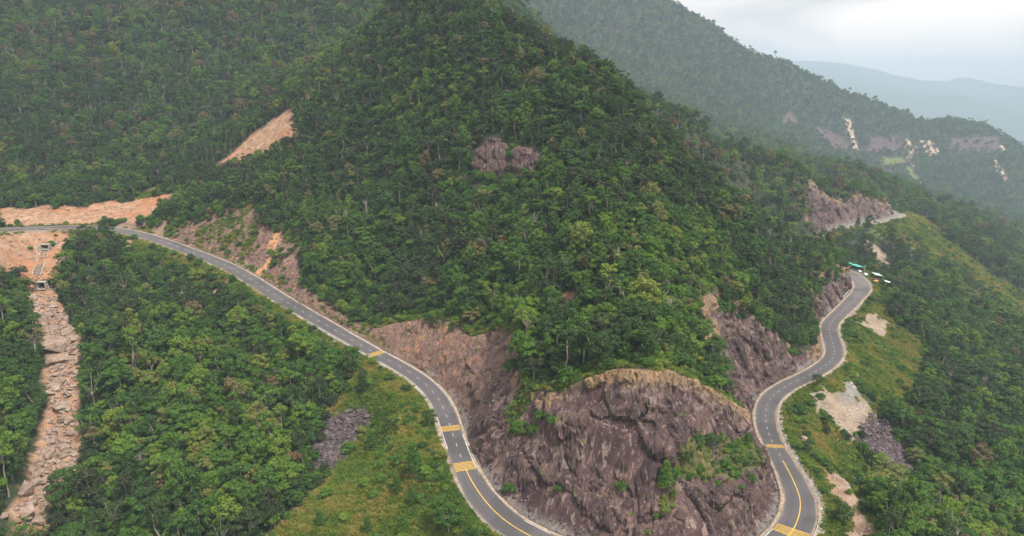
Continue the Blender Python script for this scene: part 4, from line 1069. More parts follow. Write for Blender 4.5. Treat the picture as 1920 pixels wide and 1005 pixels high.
def add_tree(i_proto, x, y, z, rz, sc, tint, label=None, group=None, name=None, cat='tree'):
    kind, crown, trunk = PROTO[i_proto]
    nm = name or {'shrub': 'bush'}.get(kind, 'tree')
    if label is None:
        label, group = tree_label(x, y, z, toneword(tint), KINDWORD[kind], nm)
    o = empty(nm, (x, y, z), rz, label=label, cat=cat, group=group)
    o.scale = sc
    c = link("crown", crown, parent=o); c["tint"] = float(tint)
    link("trunk", trunk, parent=o)
    return o
def _ld(i):
    a_, b_, _ = (float(v) for v in to_pix(fx[i], fy[i], fz[i] - .3 + 5)); return min(math.hypot(a_ - m_[1], (b_ - m_[2]) * 1.2) for m_ in LANDMARK)
for i in sorted(order[:N_IND], key=_ld):
    add_tree(int(pid1[i]), float(fx[i]), float(fy[i]), float(fz[i]) - .3, float(rot1[i]), tuple(map(float, scl1[i])), float(tint1[i]))
# trees and bushes picked from the photograph: pixel of the base, prototype, scale, tint, label
PICK = [
 (205, 446, 0, 1.05, .2, "lone dark leafy tree standing beside the left road bend"),
 (697, 838, 9, .72, .55, "bright conical tree beside the dark scree on grassy slope"), (681, 738, 9, .8, .2, "dark bushy tree at the top of the grassy slope"),
 (776, 892, 8, 1.05, .5, "tallest bright conical tree on the grassy slope"), (745, 926, 9, .62, .45, "small conical tree low on the grassy slope, below the tallest one"),
 (772, 945, 8, .6, .5, "small bright conical tree beside another on the grassy slope"), (826, 985, 0, .75, .5, "round bright tree on the verge inside the bottom road bend"),
 (842, 1000, 1, .8, .45, "larger round green tree close below the guardrail"),
 (806, 800, 2, .5, .35, "small dark tree beside the road edge line"), (600, 985, 9, .55, .5, "small conical tree alone at the lower grass edge"),
 (690, 1000, 9, .6, .5, "conical tree at the bottom edge of the grassy slope"), (758, 998, 8, .62, .6, "bright conical tree at bottom edge, right of its neighbour"),
 (548, 955, 0, .6, .3, "dark round tree where forest meets lower grass"), (660, 700, 0, .95, .45, "large round tree under the road by the first yellow strip"), (624, 690, 3, .85, .5, "broad bright tree under the road, left of the first yellow strip"),
 (1247, 925, 8, .8, .62, "bright upright tree growing from the cliff crack"), (1266, 898, 10, 1.1, .5, "bush beside the upright tree in the cliff crack"),
 (1286, 862, 11, 1.2, .3, "dark bush at the left end of the cliff ledge"), (1302, 836, 10, 1.1, .25, "dark bush under the overhang at cliff ledge"), (1330, 838, 11, 1.3, .3, "wide dark bush on the cliff ledge beneath the streaked block"),
 (1372, 848, 10, 1.1, .45, "bush on the cliff ledge below the streaked block"), (1400, 840, 8, .5, .5, "small tree at the right end of cliff ledge"), (1392, 868, 11, 1.2, .6, "bright bush low on the right of the cliff ledge"),
 (1360, 884, 10, 1.2, .58, "bright bush in the middle of the cliff ledge"), (1340, 918, 11, 1.0, .55, "low bright bush below the cliff ledge"), (1410, 905, 10, .9, .5, "bush near the right edge of cliff"),
 (1012, 786, 10, 1.0, .5, "upper left bush of the four on the cliff shelf"), (1034, 796, 11, 1.0, .5, "upper right bush of the four on the cliff shelf"), (970, 815, 10, 1.2, .55, "lower left bush of the four on the cliff shelf"), (1000, 816, 11, 1.2, .5, "lower right bush of the four on the cliff shelf"),
 (1165, 920, 10, 1.0, .5, "lone round bush low on the cliff centre"), (1046, 925, 11, .7, .45, "small bush low on the cliff left of centre"), (955, 925, 10, 1.1, .5, "bush at the cliff foot beside the left road"), (902, 845, 11, .9, .4, "bush at the cliff foot beside the first big yellow strip"),
 (1550, 802, 3, .5, .3, "dark wide bush in front of the bare bench"), (1500, 775, 10, 1.6, .4, "large bush inside the right road bend"), (1532, 728, 1, .5, .35, "round tree hugging the right road outer edge"), (1580, 985, 2, .62, .35, "small tree beside the earth track at bottom right"),
 (1608, 425, 9, .9, .5, "bright tree hiding the far road bend"), (1690, 400, 11, 2.4, .4, "round bush beside the far road bend"), (1710, 396, 9, .8, .5, "pointed tree on the grassy ridge by the far bend"), (1575, 445, 0, .9, .55, "bright tree below the far road"),
]
for (px, py, ip, sc, ti, lab) in PICK:
    p = hit(px, py)[0]
    isb = PROTO[ip][0] == 'shrub' or 'bush' in lab
    sc *= 1.3; ti *= .8
    add_tree(ip, float(p[0]), float(p[1]), float(p[2]) - .2, random.random() * 6, (sc, sc, sc * random.uniform(.9, 1.1)), ti, lab, "bushes and trees standing apart", "bush" if isb else "tree", "bush" if isb else "tree")
# dead grey trees among the crowns
DEADM = []
for k in range(4):
    V, Fc = make_dead(900 + k); DEADM.append(mesh_from("dead_mesh_%d" % k, V, Fc, [M_DEAD], smooth=True))
DEAD = [(1255, 610, 1.1, "largest bare grey tree on the hill above cliff brow"), (1150, 520, 1, "bare grey tree mid hill"), (1000, 445, 1, "bare grey tree below the rock slab"), (1080, 470, 1, "bare grey tree on the central slope"),
        (960, 530, .9, "bare grey tree on the central hill left of the others"), (1240, 560, .9, "bare grey tree high over the cliff brow"), (1440, 470, 1.2, "bare trunk at the right shoulder of hill"), (1478, 490, 1.2, "leaning bare trunk at the right shoulder of hill"),
        (1840, 740, 1, "bare grey tree in the right valley forest"), (1790, 690, .9, "smaller bare grey tree in the right valley forest"), (270, 900, 1, "bare grey tree in the bottom left ravine"), (330, 800, .9, "bare grey tree mid ravine"),
        (215, 690, .9, "bare grey tree near the stream boulders"), (690, 420, 1, "bare grey tree above the left road"), (820, 420, 1, "bare grey tree on hill left of centre"), (870, 560, .9, "bare grey tree above the earthy cut"), (1330, 590, .9, "bare grey tree right of the brow"), (300, 620, .9, "bare grey tree in upper ravine")]
for k, (px, py, sc, lab) in enumerate(DEAD):
    p = hit(px, py)[0]
    o = link("dead_tree", DEADM[k % 4], label=lab, cat="dead tree", group="bare grey trees"); o.location = (float(p[0]), float(p[1]), float(p[2])); o.rotation_euler = (random.uniform(-.1, .1), random.uniform(-.1, .1), random.random() * 6); o.scale = (sc, sc, sc * 1.15)

# ------------------------------------------------------------------ grass and low scrub
def ground_points(st, seed, x0, x1, y0, y1, wfun):
    x, y = jgrid(x0, x1, y0, y1, st, seed); z = zat(x, y)
    m = in_view(x, y, z, 40, 40); x, y, z = x[m], y[m], z[m]
    w = wfun(x, y); rng = np.random.default_rng(seed + 1)
    m = rng.random(len(x)) < w; return x[m], y[m], z[m]
def brow_band(x, y):
    s = grid_at(SARC, x, y); e = grid_at(EDGE, x, y); b_ = np.zeros(len(x))
    for dx_, dy_ in ((0, -3), (0, -6), (0, -9), (4, -4), (-4, -4)): b_ = np.maximum(b_, grid_at(CUT, x + dx_, y + dy_))
    return b_ * (grid_at(CUT, x, y) < .6) * (s > S_SOIL0) * (s < S_R0) * (e > 0) * (e < 70)
def w_grass(x, y):
    e = grid_at(EDGE, x, y); d = np.maximum(grid_at(Z_DIRT, x, y), grid_at(Z_SCREE, x, y)); d = np.maximum(d, grid_at(Z_GRAVEL, x, y))
    g = grid_at(Z_GRASS, x, y)
    verge_ = np.where(e < 0, ((e < -1.8) & (e > -9)) * .75, ((e > 1.8) & (e < 3.2)) * .5)
    verge_ = np.maximum(verge_, brow_band(x, y) * .9)
    soil_ = grid_at(soil_w, x, y) * (fbm(x / 9, y / 9, octaves=3, seed=80) > 0.22)
    w = np.maximum(np.maximum(g, verge_), soil_ * .9)
    w = w * (1 - sstep(.2, .7, d)) * (np.abs(e) > 1.7)
    w = np.where((grid_at(rock_w, x, y) > .3) & (e > 0), .0, w)
    return w
ax, ay, az = ground_points(.92, 700, -330, 360, 140, 470, w_grass)
bx, by, bz = ground_points(2.2, 702, 150, 480, 470, 760, w_grass)
gx_, gy_, gz_ = np.r_[ax, bx], np.r_[ay, by], np.r_[az, bz]
rng = np.random.default_rng(711); n = len(gx_)
far_s = np.r_[np.ones(len(ax)), np.full(len(bx), 1.9)]
gt = np.clip(.41 + .62 * fbm(gx_ / 11, gy_ / 11, octaves=4, seed=81) + rng.normal(size=n) * .15, 0, 1)
sc = rng.uniform(.8, 1.5, n) * far_s
scatter("grass", GRASS_COL, np.stack([gx_, gy_, gz_], -1), rng.integers(0, 3, n), rng.uniform(0, 6.28, n), np.stack([sc, sc, sc * rng.uniform(.7, 1.1, n)], -1), gt, label="tall green and straw coloured grass on the road slopes")
def w_scrub(x, y):
    e = grid_at(EDGE, x, y); d = np.maximum.reduce([grid_at(Z_DIRT, x, y), grid_at(Z_SCREE, x, y), grid_at(Z_GRAVEL, x, y)])
    pat = fbm(x / 10, y / 10, octaves=3, seed=84)
    g = grid_at(Z_GRASS, x, y) * np.where(x > 60, .34, .24) * (pat > np.where(x > 60, .0, -.05))
    w = np.maximum(g, ((np.abs(e) > 3) & (np.abs(e) < 12)) * np.where(e < 0, .30, .06))
    w = np.maximum(w, grid_at(soil_w, x, y) * .5 * (pat > .08)); w = np.maximum(w, brow_band(x, y) * .9)
    return w * (1 - .85 * sstep(.4, .95, d)) * (np.abs(e) > 2.8) * ~((grid_at(rock_w, x, y) > .3) & (e > 0))
sx_, sy_, sz_ = ground_points(2.1, 720, -330, 480, 140, 700, w_scrub)
# tufts of scrub on the ledges of the cliff
rng = np.random.default_rng(733)
c_all = np.where(FM.ravel() > .6)[0]
ci = rng.choice(c_all, 900, replace=False)
ci = ci[fbm(CX.ravel()[ci] / 9, CY.ravel()[ci] / 9, CZ.ravel()[ci] / 9, octaves=3, seed=86) > .25]
c_led = np.where((FM.ravel() > .3) & (VEG > .5))[0]
ci = np.r_[ci, rng.choice(c_led, 330, replace=False)]
lx, ly, lz = VX.ravel()[ci], VY.ravel()[ci], VZ.ravel()[ci] - .15
X_, Y_, Z_ = np.r_[sx_, lx], np.r_[sy_, ly], np.r_[sz_, lz]; n = len(X_)
ssc = np.r_[.4 + 1.25 * rng.random(len(sx_)) ** 1.5, rng.uniform(.25, .75, len(lx))]
scatter("scrub", TREE_COL, np.stack([X_, Y_, Z_], -1), rng.integers(10, 12, n), rng.uniform(0, 6.28, n), np.stack([ssc, ssc, ssc * rng.uniform(.6, 1.1, n)], -1), np.clip(.48 + .22 * rng.normal(size=n), .1, .8), label="low green scrub along the verges, grassy slopes and ledges")

# ------------------------------------------------------------------ rocks
def hull(rng, n=12, sq=(1, .8, .6)):
    bm = bmesh.new()
    for _ in range(n):
        d = rng.normal(size=3); d /= np.linalg.norm(d); d = np.sign(d) * np.abs(d) ** .7
        bm.verts.new((d[0] * sq[0], d[1] * sq[1], d[2] * sq[2]))
    r = bmesh.ops.convex_hull(bm, input=bm.verts); bmesh.ops.delete(bm, geom=[v for v in bm.verts if not v.link_faces], context='VERTS')
    bm.verts.ensure_lookup_table(); bm.verts.index_update()
    V = [tuple(v.co) for v in bm.verts]; Fc = [tuple(v.index for v in f.verts) for f in bm.faces]; bm.free(); return V, Fc
def rock_mat(name, lo, mid, hi):
    m, nt, b, o = new_mat(name); t = NT(nt); P = t.pos()
    a = t.noise(P, .5, 3, .5); f = t.noise(P, 2.0, 6, .65)
    t.l(t.ramp(t.mix(.5, a, f), [(.3, lo), (.5, mid), (.68, hi)]), b.inputs["Base Color"]); t.bump(f, .6, .25, b); return m
M_TANROCK = rock_mat("tan_rock", (.10, .066, .047), (.26, .19, .145), (.43, .345, .28))
M_SCREE = rock_mat("scree_rock", (.026, .019, .023), (.075, .057, .062), (.24, .20, .195))
M_PALE = rock_mat("pale_rock", (.18, .16, .14), (.33, .305, .275), (.48, .455, .42))
rng = np.random.default_rng(801)
HULLS = [hull(np.random.default_rng(810 + k), 11, (1, .8, .62)) for k in range(10)]
def rubble(name, pts, sizes, mat, label):
    V, Fc = [], []
    for (x, y, z), s in zip(pts, sizes):
        hv, hf = HULLS[rng.integers(0, 10)]
        M = np.array(Matrix.Rotation(rng.uniform(0, 6.28), 3, 'Z') @ Matrix.Rotation(rng.uniform(-.6, .6), 3, 'X'))
        q = (np.array(hv) * s) @ M.T + np.array([x, y, z + s * .12]); b0 = len(V)
        V.extend(map(tuple, q)); Fc.extend(tuple(i + b0 for i in f) for f in hf)
    return link(name, mesh_from(name, V, Fc, [mat]), kind="stuff", label=label)
def pts_in(poly, n, shrink=.5):
    out = []
    lo, hi = poly.min(0), poly.max(0)
    while len(out) < n:
        q = rng.uniform(lo, hi, (n * 3, 2)); d = poly_sd(poly, q[:, 0], q[:, 1]) + 1.5 * fbm(q[:, 0] / 4, q[:, 1] / 4, octaves=2, seed=88)
        out.extend(q[d > shrink].tolist())
    q = np.array(out[:n]); return np.c_[q, zat(q[:, 0], q[:, 1])]
S1, S2 = ZONES['scree']
p = pts_in(S1, 1800, -1.0); rubble("scree", p, rng.lognormal(-.8, .38, len(p)), M_SCREE, "dark broken rock fan on the grassy slope under the road")
p = pts_in(S2, 2300, -1.0); rubble("scree", p, rng.lognormal(-.6, .42, len(p)), M_SCREE, "large fan of dark broken rock below the right road bench")
ST = ZONES['dirt'][2]
p = pts_in(ST, 1500, .6); rubble("stream_rubble", p, rng.lognormal(-.45, .55, len(p)), M_TANROCK, "tan rubble filling the dry stream bed")
p = np.r_[pts_in(ZONES['dirt'][0], 700, .6), pts_in(ZONES['dirt'][1], 500, .6), pts_in(ZONES['dirt'][3], 400, .3), pts_in(ZONES['dirt'][4], 120, .2)]; rubble("slide_debris", p, rng.lognormal(-1.0, .45, len(p)), M_TANROCK, "pale rock debris spread around the left road bend")
p = np.r_[pts_in(ZONES['dirt'][8], 260, .4), pts_in(ZONES['dirt'][9], 160, .4), pts_in(ZONES['gravel'][0], 200, .2)]; rubble("bench_stones", p, rng.lognormal(-1.3, .45, len(p)), M_PALE, "loose pale stones on the earth bench right of the road")
ss = rng.uniform(road_s_at(1490, 985), road_s_at(1440, 765), 520); offs = -(HW(ss) + rng.uniform(.9, 2.6, 520))
qx = np.interp(ss, ROAD_S, ROAD[:, 0]) + np.interp(ss, ROAD_S, ROAD_N[:, 0]) * offs; qy = np.interp(ss, ROAD_S, ROAD[:, 1]) + np.interp(ss, ROAD_S, ROAD_N[:, 1]) * offs
rubble("verge_stones", np.c_[qx, qy, zat(qx, qy)], rng.lognormal(-1.25, .35, 520), M_PALE, "pale riprap stones beside the right guardrail")
ss = rng.uniform(S_SOIL1, road_s_at(1575, 590), 900); offs = HW(ss) + rng.uniform(1.4, 3.6, 900)
qx = np.interp(ss, ROAD_S, ROAD[:, 0]) + np.interp(ss, ROAD_S, ROAD_N[:, 0]) * offs; qy = np.interp(ss, ROAD_S, ROAD[:, 1]) + np.interp(ss, ROAD_S, ROAD_N[:, 1]) * offs
rubble("fallen_rock", np.c_[qx, qy, zat(qx, qy)], rng.lognormal(-1.4, .5, 900), M_SCREE, "small fallen rocks along the foot of the cliff")
# big boulders and slabs in the stream bed: pixel, length in px, height factor, label
BOULD = [(98, 622, 34, "flat tan slab at the head of the stream bed"), (106, 652, 62, "largest tan slab with a dark undercut in the stream"), (84, 640, 30, "slab leaning on the largest one at its upper side"), (124, 600, 22, "grey boulder below the lower culvert"), (140, 635, 26, "reddish boulder at the right wall of the stream"),
         (112, 682, 46, "tan slab directly below the largest one"), (132, 700, 22, "small block under the tan slab"), (118, 765, 36, "pale slab in the stream halfway down"), (128, 740, 20, "block above the pale slab"), (105, 735, 20, "block left above the pale slab"), (122, 790, 26, "long grey slab below the pale one"),
         (138, 815, 20, "grey block at the right bank"), (100, 815, 22, "grey block in the broken row"), (120, 833, 22, "flat block with a log beside it"), (60, 885, 22, "pale block at the left bank"), (66, 905, 22, "stacked block below the pale left bank one"), (92, 912, 26, "rounded boulder in lower stream"),
         (105, 870, 18, "small pale boulder above the lower pool"), (80, 930, 20, "block beside the red wet channel"), (50, 960, 44, "broad slab at the bottom of the stream"), (70, 985, 30, "slab at the picture's lower left edge"), (8, 970, 20, "lone tan boulder in the bushes at lower left"), (134, 672, 20, "upright block at the undercut"), (1435, 0, 0, "")]
for k, (px, py, lpx, lab) in enumerate(BOULD):
    if not lpx: continue
    q = hit(px, py)[0]; _, _, dd = to_pix(*q); L = lpx / F * float(dd) * .5
    hv, hf = hull(np.random.default_rng(850 + k), 18, (1, .85, .5))
    me = mesh_from("boulder_mesh_%d" % k, np.array(hv) * L, hf, [M_TANROCK])
    o = link("boulder", me, label=lab, cat="boulder", group="boulders in the dry stream bed"); o.location = (float(q[0]), float(q[1]), float(q[2]) + L * .1); o.rotation_euler = (rng.uniform(-.25, .15), rng.uniform(-.2, .2), rng.uniform(0, 6.28))
    bv = o.modifiers.new("worn_edges", 'BEVEL'); bv.width = L * .06; bv.segments = 2
for k, (px, py, lpx, lab) in enumerate([(1507, 828, 18, "tan boulder in the scrub right of the road"), (1603, 706, 12, "white rock at the top of the gravel patch"), (1522, 742, 10, "pale rock on the bench edge")]):
    q = hit(px, py)[0]; _, _, dd = to_pix(*q); L = lpx / F * float(dd) * .5
    hv, hf = hull(np.random.default_rng(890 + k), 16, (1, .8, .65))
    o = link("boulder", mesh_from("verge_boulder_%d" % k, np.array(hv) * L, hf, [M_PALE if k else M_TANROCK]), label=lab, cat="boulder", group="boulders beside the right road"); o.location = (float(q[0]), float(q[1]), float(q[2]) + L * .3)
# fallen logs
for k, (px, py, L, an, lab) in enumerate([(112, 838, 6, .6, "pale log lying across the stream blocks"), (95, 868, 5, 2.9, "dark log in the lower stream"), (120, 918, 5, 2.6, "short log at the stream's right edge"), (120, 395, 9, 2.7, "long log on the slide debris behind the road"), (85, 402, 6, .1, "log lying along the back of the left road")]):
    q = hit(px, py)[0]; V, Fc = [], []; limb(np.random.default_rng(k), V, Fc, (-L / 2, 0, 0), (L / 2, 0, .3), .22, .14, 4, .2, 7)
    limb(np.random.default_rng(k + 9), V, Fc, (L * .2, 0, .1), (L * .3, .6, .7), .08, .04, 2, .2, 5)
    o = link("log", mesh_from("log_mesh_%d" % k, V, Fc, [M_DEAD], smooth=True), label=lab, cat="log"); o.location = (float(q[0]), float(q[1]), float(q[2]) + .6); o.rotation_euler = (0, 0, an)

# ------------------------------------------------------------------ built things
def box(bm, c, s, rz=0.0):
    r = bmesh.ops.create_cube(bm, size=1.0); M = Matrix.Translation(c) @ Matrix.Rotation(rz, 4, 'Z') @ Matrix.Diagonal((*s, 1)); bmesh.ops.transform(bm, matrix=M, verts=r['verts'])
def cyl(bm, p0, p1, r0, r1=None, seg=10):
    p0, p1 = Vector(p0), Vector(p1); d = p1 - p0
    r = bmesh.ops.create_cone(bm, cap_ends=True, segments=seg, radius1=r0, radius2=r0 if r1 is None else r1, depth=d.length)
    bmesh.ops.transform(bm, matrix=Matrix.Translation((p0 + p1) / 2) @ d.to_track_quat('Z', 'Y').to_matrix().to_4x4(), verts=r['verts'])
def part(name, fn, mat, parent, bevel=0.0, **kw):
    bm = bmesh.new(); fn(bm)
    if bevel: bmesh.ops.bevel(bm, geom=bm.edges[:], offset=bevel, segments=2, affect='EDGES', profile=.6)
    me = bpy.data.meshes.new(name); bm.to_mesh(me); bm.free(); return link(name, me, mat, parent, **kw)
def rpt(s, off):
    x, y, z, nx_, ny_, tx, ty = (float(np.interp(s, ROAD_S, a)) for a in (ROAD[:, 0], ROAD[:, 1], ROAD[:, 2], ROAD_N[:, 0], ROAD_N[:, 1], ROAD_T[:, 0], ROAD_T[:, 1]))
    return Vector((x + nx_ * off, y + ny_ * off, z)), math.atan2(ty, tx)
def hw(s): return float(np.interp(s, ROAD_S, ROAD[:, 3]))
M_TEAL = simple("teal_sheet", (.06, .36, .32), .5, var=.15, scale=.6); M_GREYGREEN = simple("grey_green_sheet", (.33, .42, .38), .6, var=.15, scale=.6)
M_WHT = simple("white_enamel", (.75, .76, .77), .35, var=.05); M_GREY = simple("silver_paint", (.42, .45, .5), .35, .3, var=.05); M_BLK = simple("black_rubber", (.02, .02, .022), .7); M_GLASS = simple("dark_glass", (.03, .04, .05), .1, var=.05)
M_RED = simple("dark_red_paint", (.16, .02, .02), .35); M_WOOD = simple("weathered_wood", (.22, .15, .1), .9, var=.3); M_ORANGE = simple("orange_cloth", (.55, .25, .08), .8); M_STRAW = simple("straw_paint", (.45, .36, .14), .8, var=.3)
M_VOID = simple("culvert_inside", (.03, .027, .025), 1.0)

def guardrail(s0, s1, off, label):
    p0, _ = rpt((s0 + s1) / 2, off((s0 + s1) / 2)); root = empty("guardrail", p0, label=label, cat="guardrail", group="guardrails on the bends")
    inv = Matrix.Translation(-p0)
    n = int((s1 - s0) / 4)
    prof = [(0, .38), (.07, .44), (.07, .50), (0, .56), (.07, .62), (.07, .68), (0, .74)]
    for k in range(n):
        a = s0 + 4 * k; V, Fc = [], []; m = 4
        for j in range(m + 1):
            q, an = rpt(a + 4.02 * j / m, off(a + 4.0 * j / m)); q = q - p0; nn = Vector((-math.sin(an), math.cos(an), 0))
            for (u, h) in prof: V.append(q + nn * u + Vector((0, 0, h)))
        for j in range(m):
            for i in range(len(prof) - 1):
                b0 = j * len(prof) + i; Fc.append((b0, b0 + 1, b0 + 1 + len(prof), b0 + len(prof)))
        link("rail_beam", mesh_from("rail_beam", V, Fc, [M_STEEL], smooth=True), parent=root)
        q, an = rpt(a, off(a)); q = q - p0
        def f(bm): cyl(bm, q + Vector((0, 0, -.8)), q + Vector((0, 0, .78)), .07, seg=8); cyl(bm, q + Vector((0, 0, .78)), q + Vector((0, 0, .83)), .08, .03, seg=8); box(bm, q + Vector((-math.sin(an) * .04, math.cos(an) * .04, .56)), (.12, .16, .3), an)
        part("post", f, M_STEEL, root)
    return root
guardrail(road_s_at(888, 910), road_s_at(1120, 1060), lambda s: -hw(s) - .75, "steel guardrail along the bottom left outer bend")
guardrail(road_s_at(1440, 1040), road_s_at(1446, 746), lambda s: -hw(s) - .7, "long steel guardrail on the outer edge of right bend")
guardrail(road_s_at(1560, 668), road_s_at(1555, 612), lambda s: -hw(s) - .8, "short steel guardrail on the upper right bend")
guardrail(road_s_at(1616, 545), road_s_at(1580, 506), lambda s: -hw(s) - .8, "steel guardrail curving in front of the stalls")
guardrail(road_s_at(596, 600), road_s_at(690, 655), lambda s: -hw(s) - 1.5, "guardrail behind trees on the left road's valley side")
# concrete kerb pieces on the hill side of the upper right arm
def kerb_wall(s0, s1, off, label):
    p0, _ = rpt((s0 + s1) / 2, 0); root = empty("kerb_wall", p0, label=label, cat="kerb", group="concrete kerb walls")
    s = s0
    while s < s1:
        q, an = rpt(s + 1.2, off(s)); q = q - p0
        def f(bm): box(bm, q + Vector((0, 0, .15)), (2.3, .3, .8), an)
        part("kerb_block", f, M_CONC, root, .04); s += 2.42
kerb_wall(road_s_at(1540, 690) + 22, road_s_at(1566, 596), lambda s: hw(s) + 1.6, "broken pale kerb at the foot of the right cliff")
kerb_wall(road_s_at(1600, 562), road_s_at(1585, 507), lambda s: hw(s) + 1.7, "pale kerb on the inside of the bend by the stalls")
# catch fence on the hill side of the left arm
s0, s1 = road_s_at(660, 637), road_s_at(800, 722)
p0, _ = rpt((s0 + s1) / 2, 0); root = empty("catch_fence", p0, label="low straw coloured fence between left road and earthy cut", cat="fence")
s = s0; prev = None
while s < s1:
    q, an = rpt(s, hw(s) + 2.0); q = q - p0
    def f(bm): cyl(bm, q + Vector((0, 0, -.6)), q + Vector((0, 0, 1.25)), .05, seg=6); cyl(bm, q + Vector((0, 0, 1.25)), q + Vector((0, 0, 1.3)), .06, .02, seg=6)
    part("post", f, M_STRAW, root)
    if prev is not None:
        def g(bm):
            for h in (.45, .8, 1.15): cyl(bm, prev + Vector((0, 0, h)), q + Vector((0, 0, h)), .018, seg=5)
        part("wire_span", g, M_STRAW, root)
    prev = q; s += 2.5
# marker posts on the valley side
for px, py, lab in [(386, 480, "marker post nearest the left end of the road"), (514, 552, "second marker post along the left road"), (556, 578, "marker post opposite the parked motorcycle"), (604, 605, "fourth marker post by the roadside trees"), (672, 644, "marker post just above the first yellow strip")]:
    s = road_s_at(px, py); q, an = rpt(s, -hw(s) - .55); o = empty("marker_post", q, an, label=lab, cat="post", group="marker posts on the left road")
    part("post", lambda bm: box(bm, (0, 0, .4), (.18, .18, 1.6)), M_CONC, o, .02); part("reflector_band", lambda bm: box(bm, (0, 0, 1.02), (.2, .2, .16)), M_RED, o)
# motorcycle on the hill-side shoulder
s = road_s_at(548, 573); q, an = rpt(s, hw(s) + .1); o = empty("motorcycle", q, an + .25, label="dark motorcycle parked on the hill side shoulder of the left road", cat="motorcycle")
for xx in (-.65, .65):
    def f(bm):
        for k in range(18):
            a0, a1 = 2 * math.pi * k / 18, 2 * math.pi * (k + 1) / 18
            cyl(bm, (xx + .27 * math.cos(a0), 0, .31 + .27 * math.sin(a0)), (xx + .27 * math.cos(a1), 0, .31 + .27 * math.sin(a1)), .055, seg=6)
    wh = part("wheel", f, M_BLK, o)
    part("rim", lambda bm: (cyl(bm, (xx, -.03, .31), (xx, .03, .31), .2, seg=14), cyl(bm, (xx, -.08, .31), (xx, .08, .31), .05, seg=8)), M_STEEL, wh)
part("engine", lambda bm: (box(bm, (0, 0, .4), (.45, .26, .34)), cyl(bm, (.15, 0, .5), (.28, 0, .68), .1, seg=8)), M_BLK, o, .03)
part("fuel_tank", lambda bm: box(bm, (.2, 0, .84), (.5, .28, .24)), M_RED, o, .07)
part("seat", lambda bm: box(bm, (-.32, 0, .82), (.72, .26, .14)), M_BLK, o, .05)
part("front_fork", lambda bm: (cyl(bm, (.65, .09, .31), (.42, .09, .98), .03, seg=6), cyl(bm, (.65, -.09, .31), (.42, -.09, .98), .03, seg=6)), M_STEEL, o)
part("handlebar", lambda bm: (cyl(bm, (.38, -.36, 1.04), (.42, 0, 1.0), .025, seg=6), cyl(bm, (.42, 0, 1.0), (.38, .36, 1.04), .025, seg=6)), M_BLK, o)
part("headlight", lambda bm: cyl(bm, (.5, 0, .88), (.6, 0, .87), .09, .11, seg=10), M_WHT, o)
part("exhaust", lambda bm: cyl(bm, (.05, -.17, .3), (-.75, -.19, .4), .05, seg=8), M_STEEL, o)
part("mudguard", lambda bm: box(bm, (-.68, 0, .66), (.5, .16, .05)), M_RED, o, .02)

# culverts and stepped chute in the left embankment
def culvert(px, py, w, h, label, dy=0):
    q = hit(px, py)[0]; o = empty("culvert", (float(q[0]), float(q[1]) + dy, float(q[2]) - .3), math.radians(4), label=label, cat="culvert", group="box culverts under the left bend")
    t_ = .35
    part("headwall", lambda bm: (box(bm, (-w / 2 - t_ / 2, -.6, h / 2), (t_, 2.4, h)), box(bm, (w / 2 + t_ / 2, -.6, h / 2), (t_, 2.4, h)), box(bm, (0, -.6, h + t_ / 2), (w + 2 * t_ + .3, 2.5, t_))), M_CONC, o, .03)
    part("wing_wall", lambda bm: box(bm, (-w / 2 - 1.0, -1.3, h * .3), (1.6, .3, h * .8), .6), M_CONC, o, .03); part("wing_wall", lambda bm: box(bm, (w / 2 + 1.0, -1.3, h * .3), (1.6, .3, h * .8), -.6), M_CONC, o, .03)
    part("tunnel", lambda bm: (box(bm, (0, 4.2, h / 2), (w, .2, h)), box(bm, (-w / 2 - .1, 2.3, h / 2), (.2, 4, h)), box(bm, (w / 2 + .1, 2.3, h / 2), (.2, 4, h)), box(bm, (0, 2.3, h + .1), (w + .4, 4, .2))), M_VOID, o)
    part("apron", lambda bm: box(bm, (0, -1.2, -.12), (w + .6, 3.2, .24)), M_CONC, o, .03)
    return o
culvert(90, 466, 3.6, 2.1, "upper box culvert opening just under the left road", -1.0); culvert(83, 541, 3.4, 3.0, "lower box culvert opening at the stream head", -.5)
pa, pb = hit(86, 468)[0], hit(68, 518)[0]; n = 16; M_CHUTE = simple('mossy_concrete', (.21, .17, .13), .95, var=.35, scale=.7)
o = empty("drain_chute", (float(pb[0]), float(pb[1]), float(pb[2])), label="stepped concrete chute running down the left embankment", cat="chute")
dirv = Vector(pa - pb); yaw = math.atan2(dirv.y, dirv.x) - math.pi / 2
for k in range(n):
    c = dirv * ((k + .5) / n)
    part("step", lambda bm: box(bm, (c.x, c.y, c.z - .1), (3.4, dirv.length / n * 1.15, .5), yaw), M_CHUTE, o)
side = Vector((math.cos(yaw), math.sin(yaw), 0))
for sg in (-1, 1):
    V, Fc = [], []
    a, b_ = side * sg * 1.9 - dirv * .03, side * sg * 1.9 + dirv * 1.03
    for p_ in (a, b_):
        for u, h in ((-.18, -.5), (.18, -.5), (.18, .35), (-.18, .35)): V.append(p_ + side * u + Vector((0, 0, h)))
    Fc = [(0, 1, 5, 4), (1, 2, 6, 5), (2, 3, 7, 6), (3, 0, 4, 7), (0, 3, 2, 1), (4, 5, 6, 7)]
    link("side_wall", mesh_from("side_wall", V, Fc, [M_CONC]), parent=o)
pa, pb = hit(603, 526)[0], hit(577, 555)[0]; dirv = Vector(pa - pb); o = empty("slope_drain", Vector(pb), label="pair of pale concrete drain walls up the cut above left road", cat="drain")
side = Vector((-dirv.y, dirv.x, 0)).normalized()
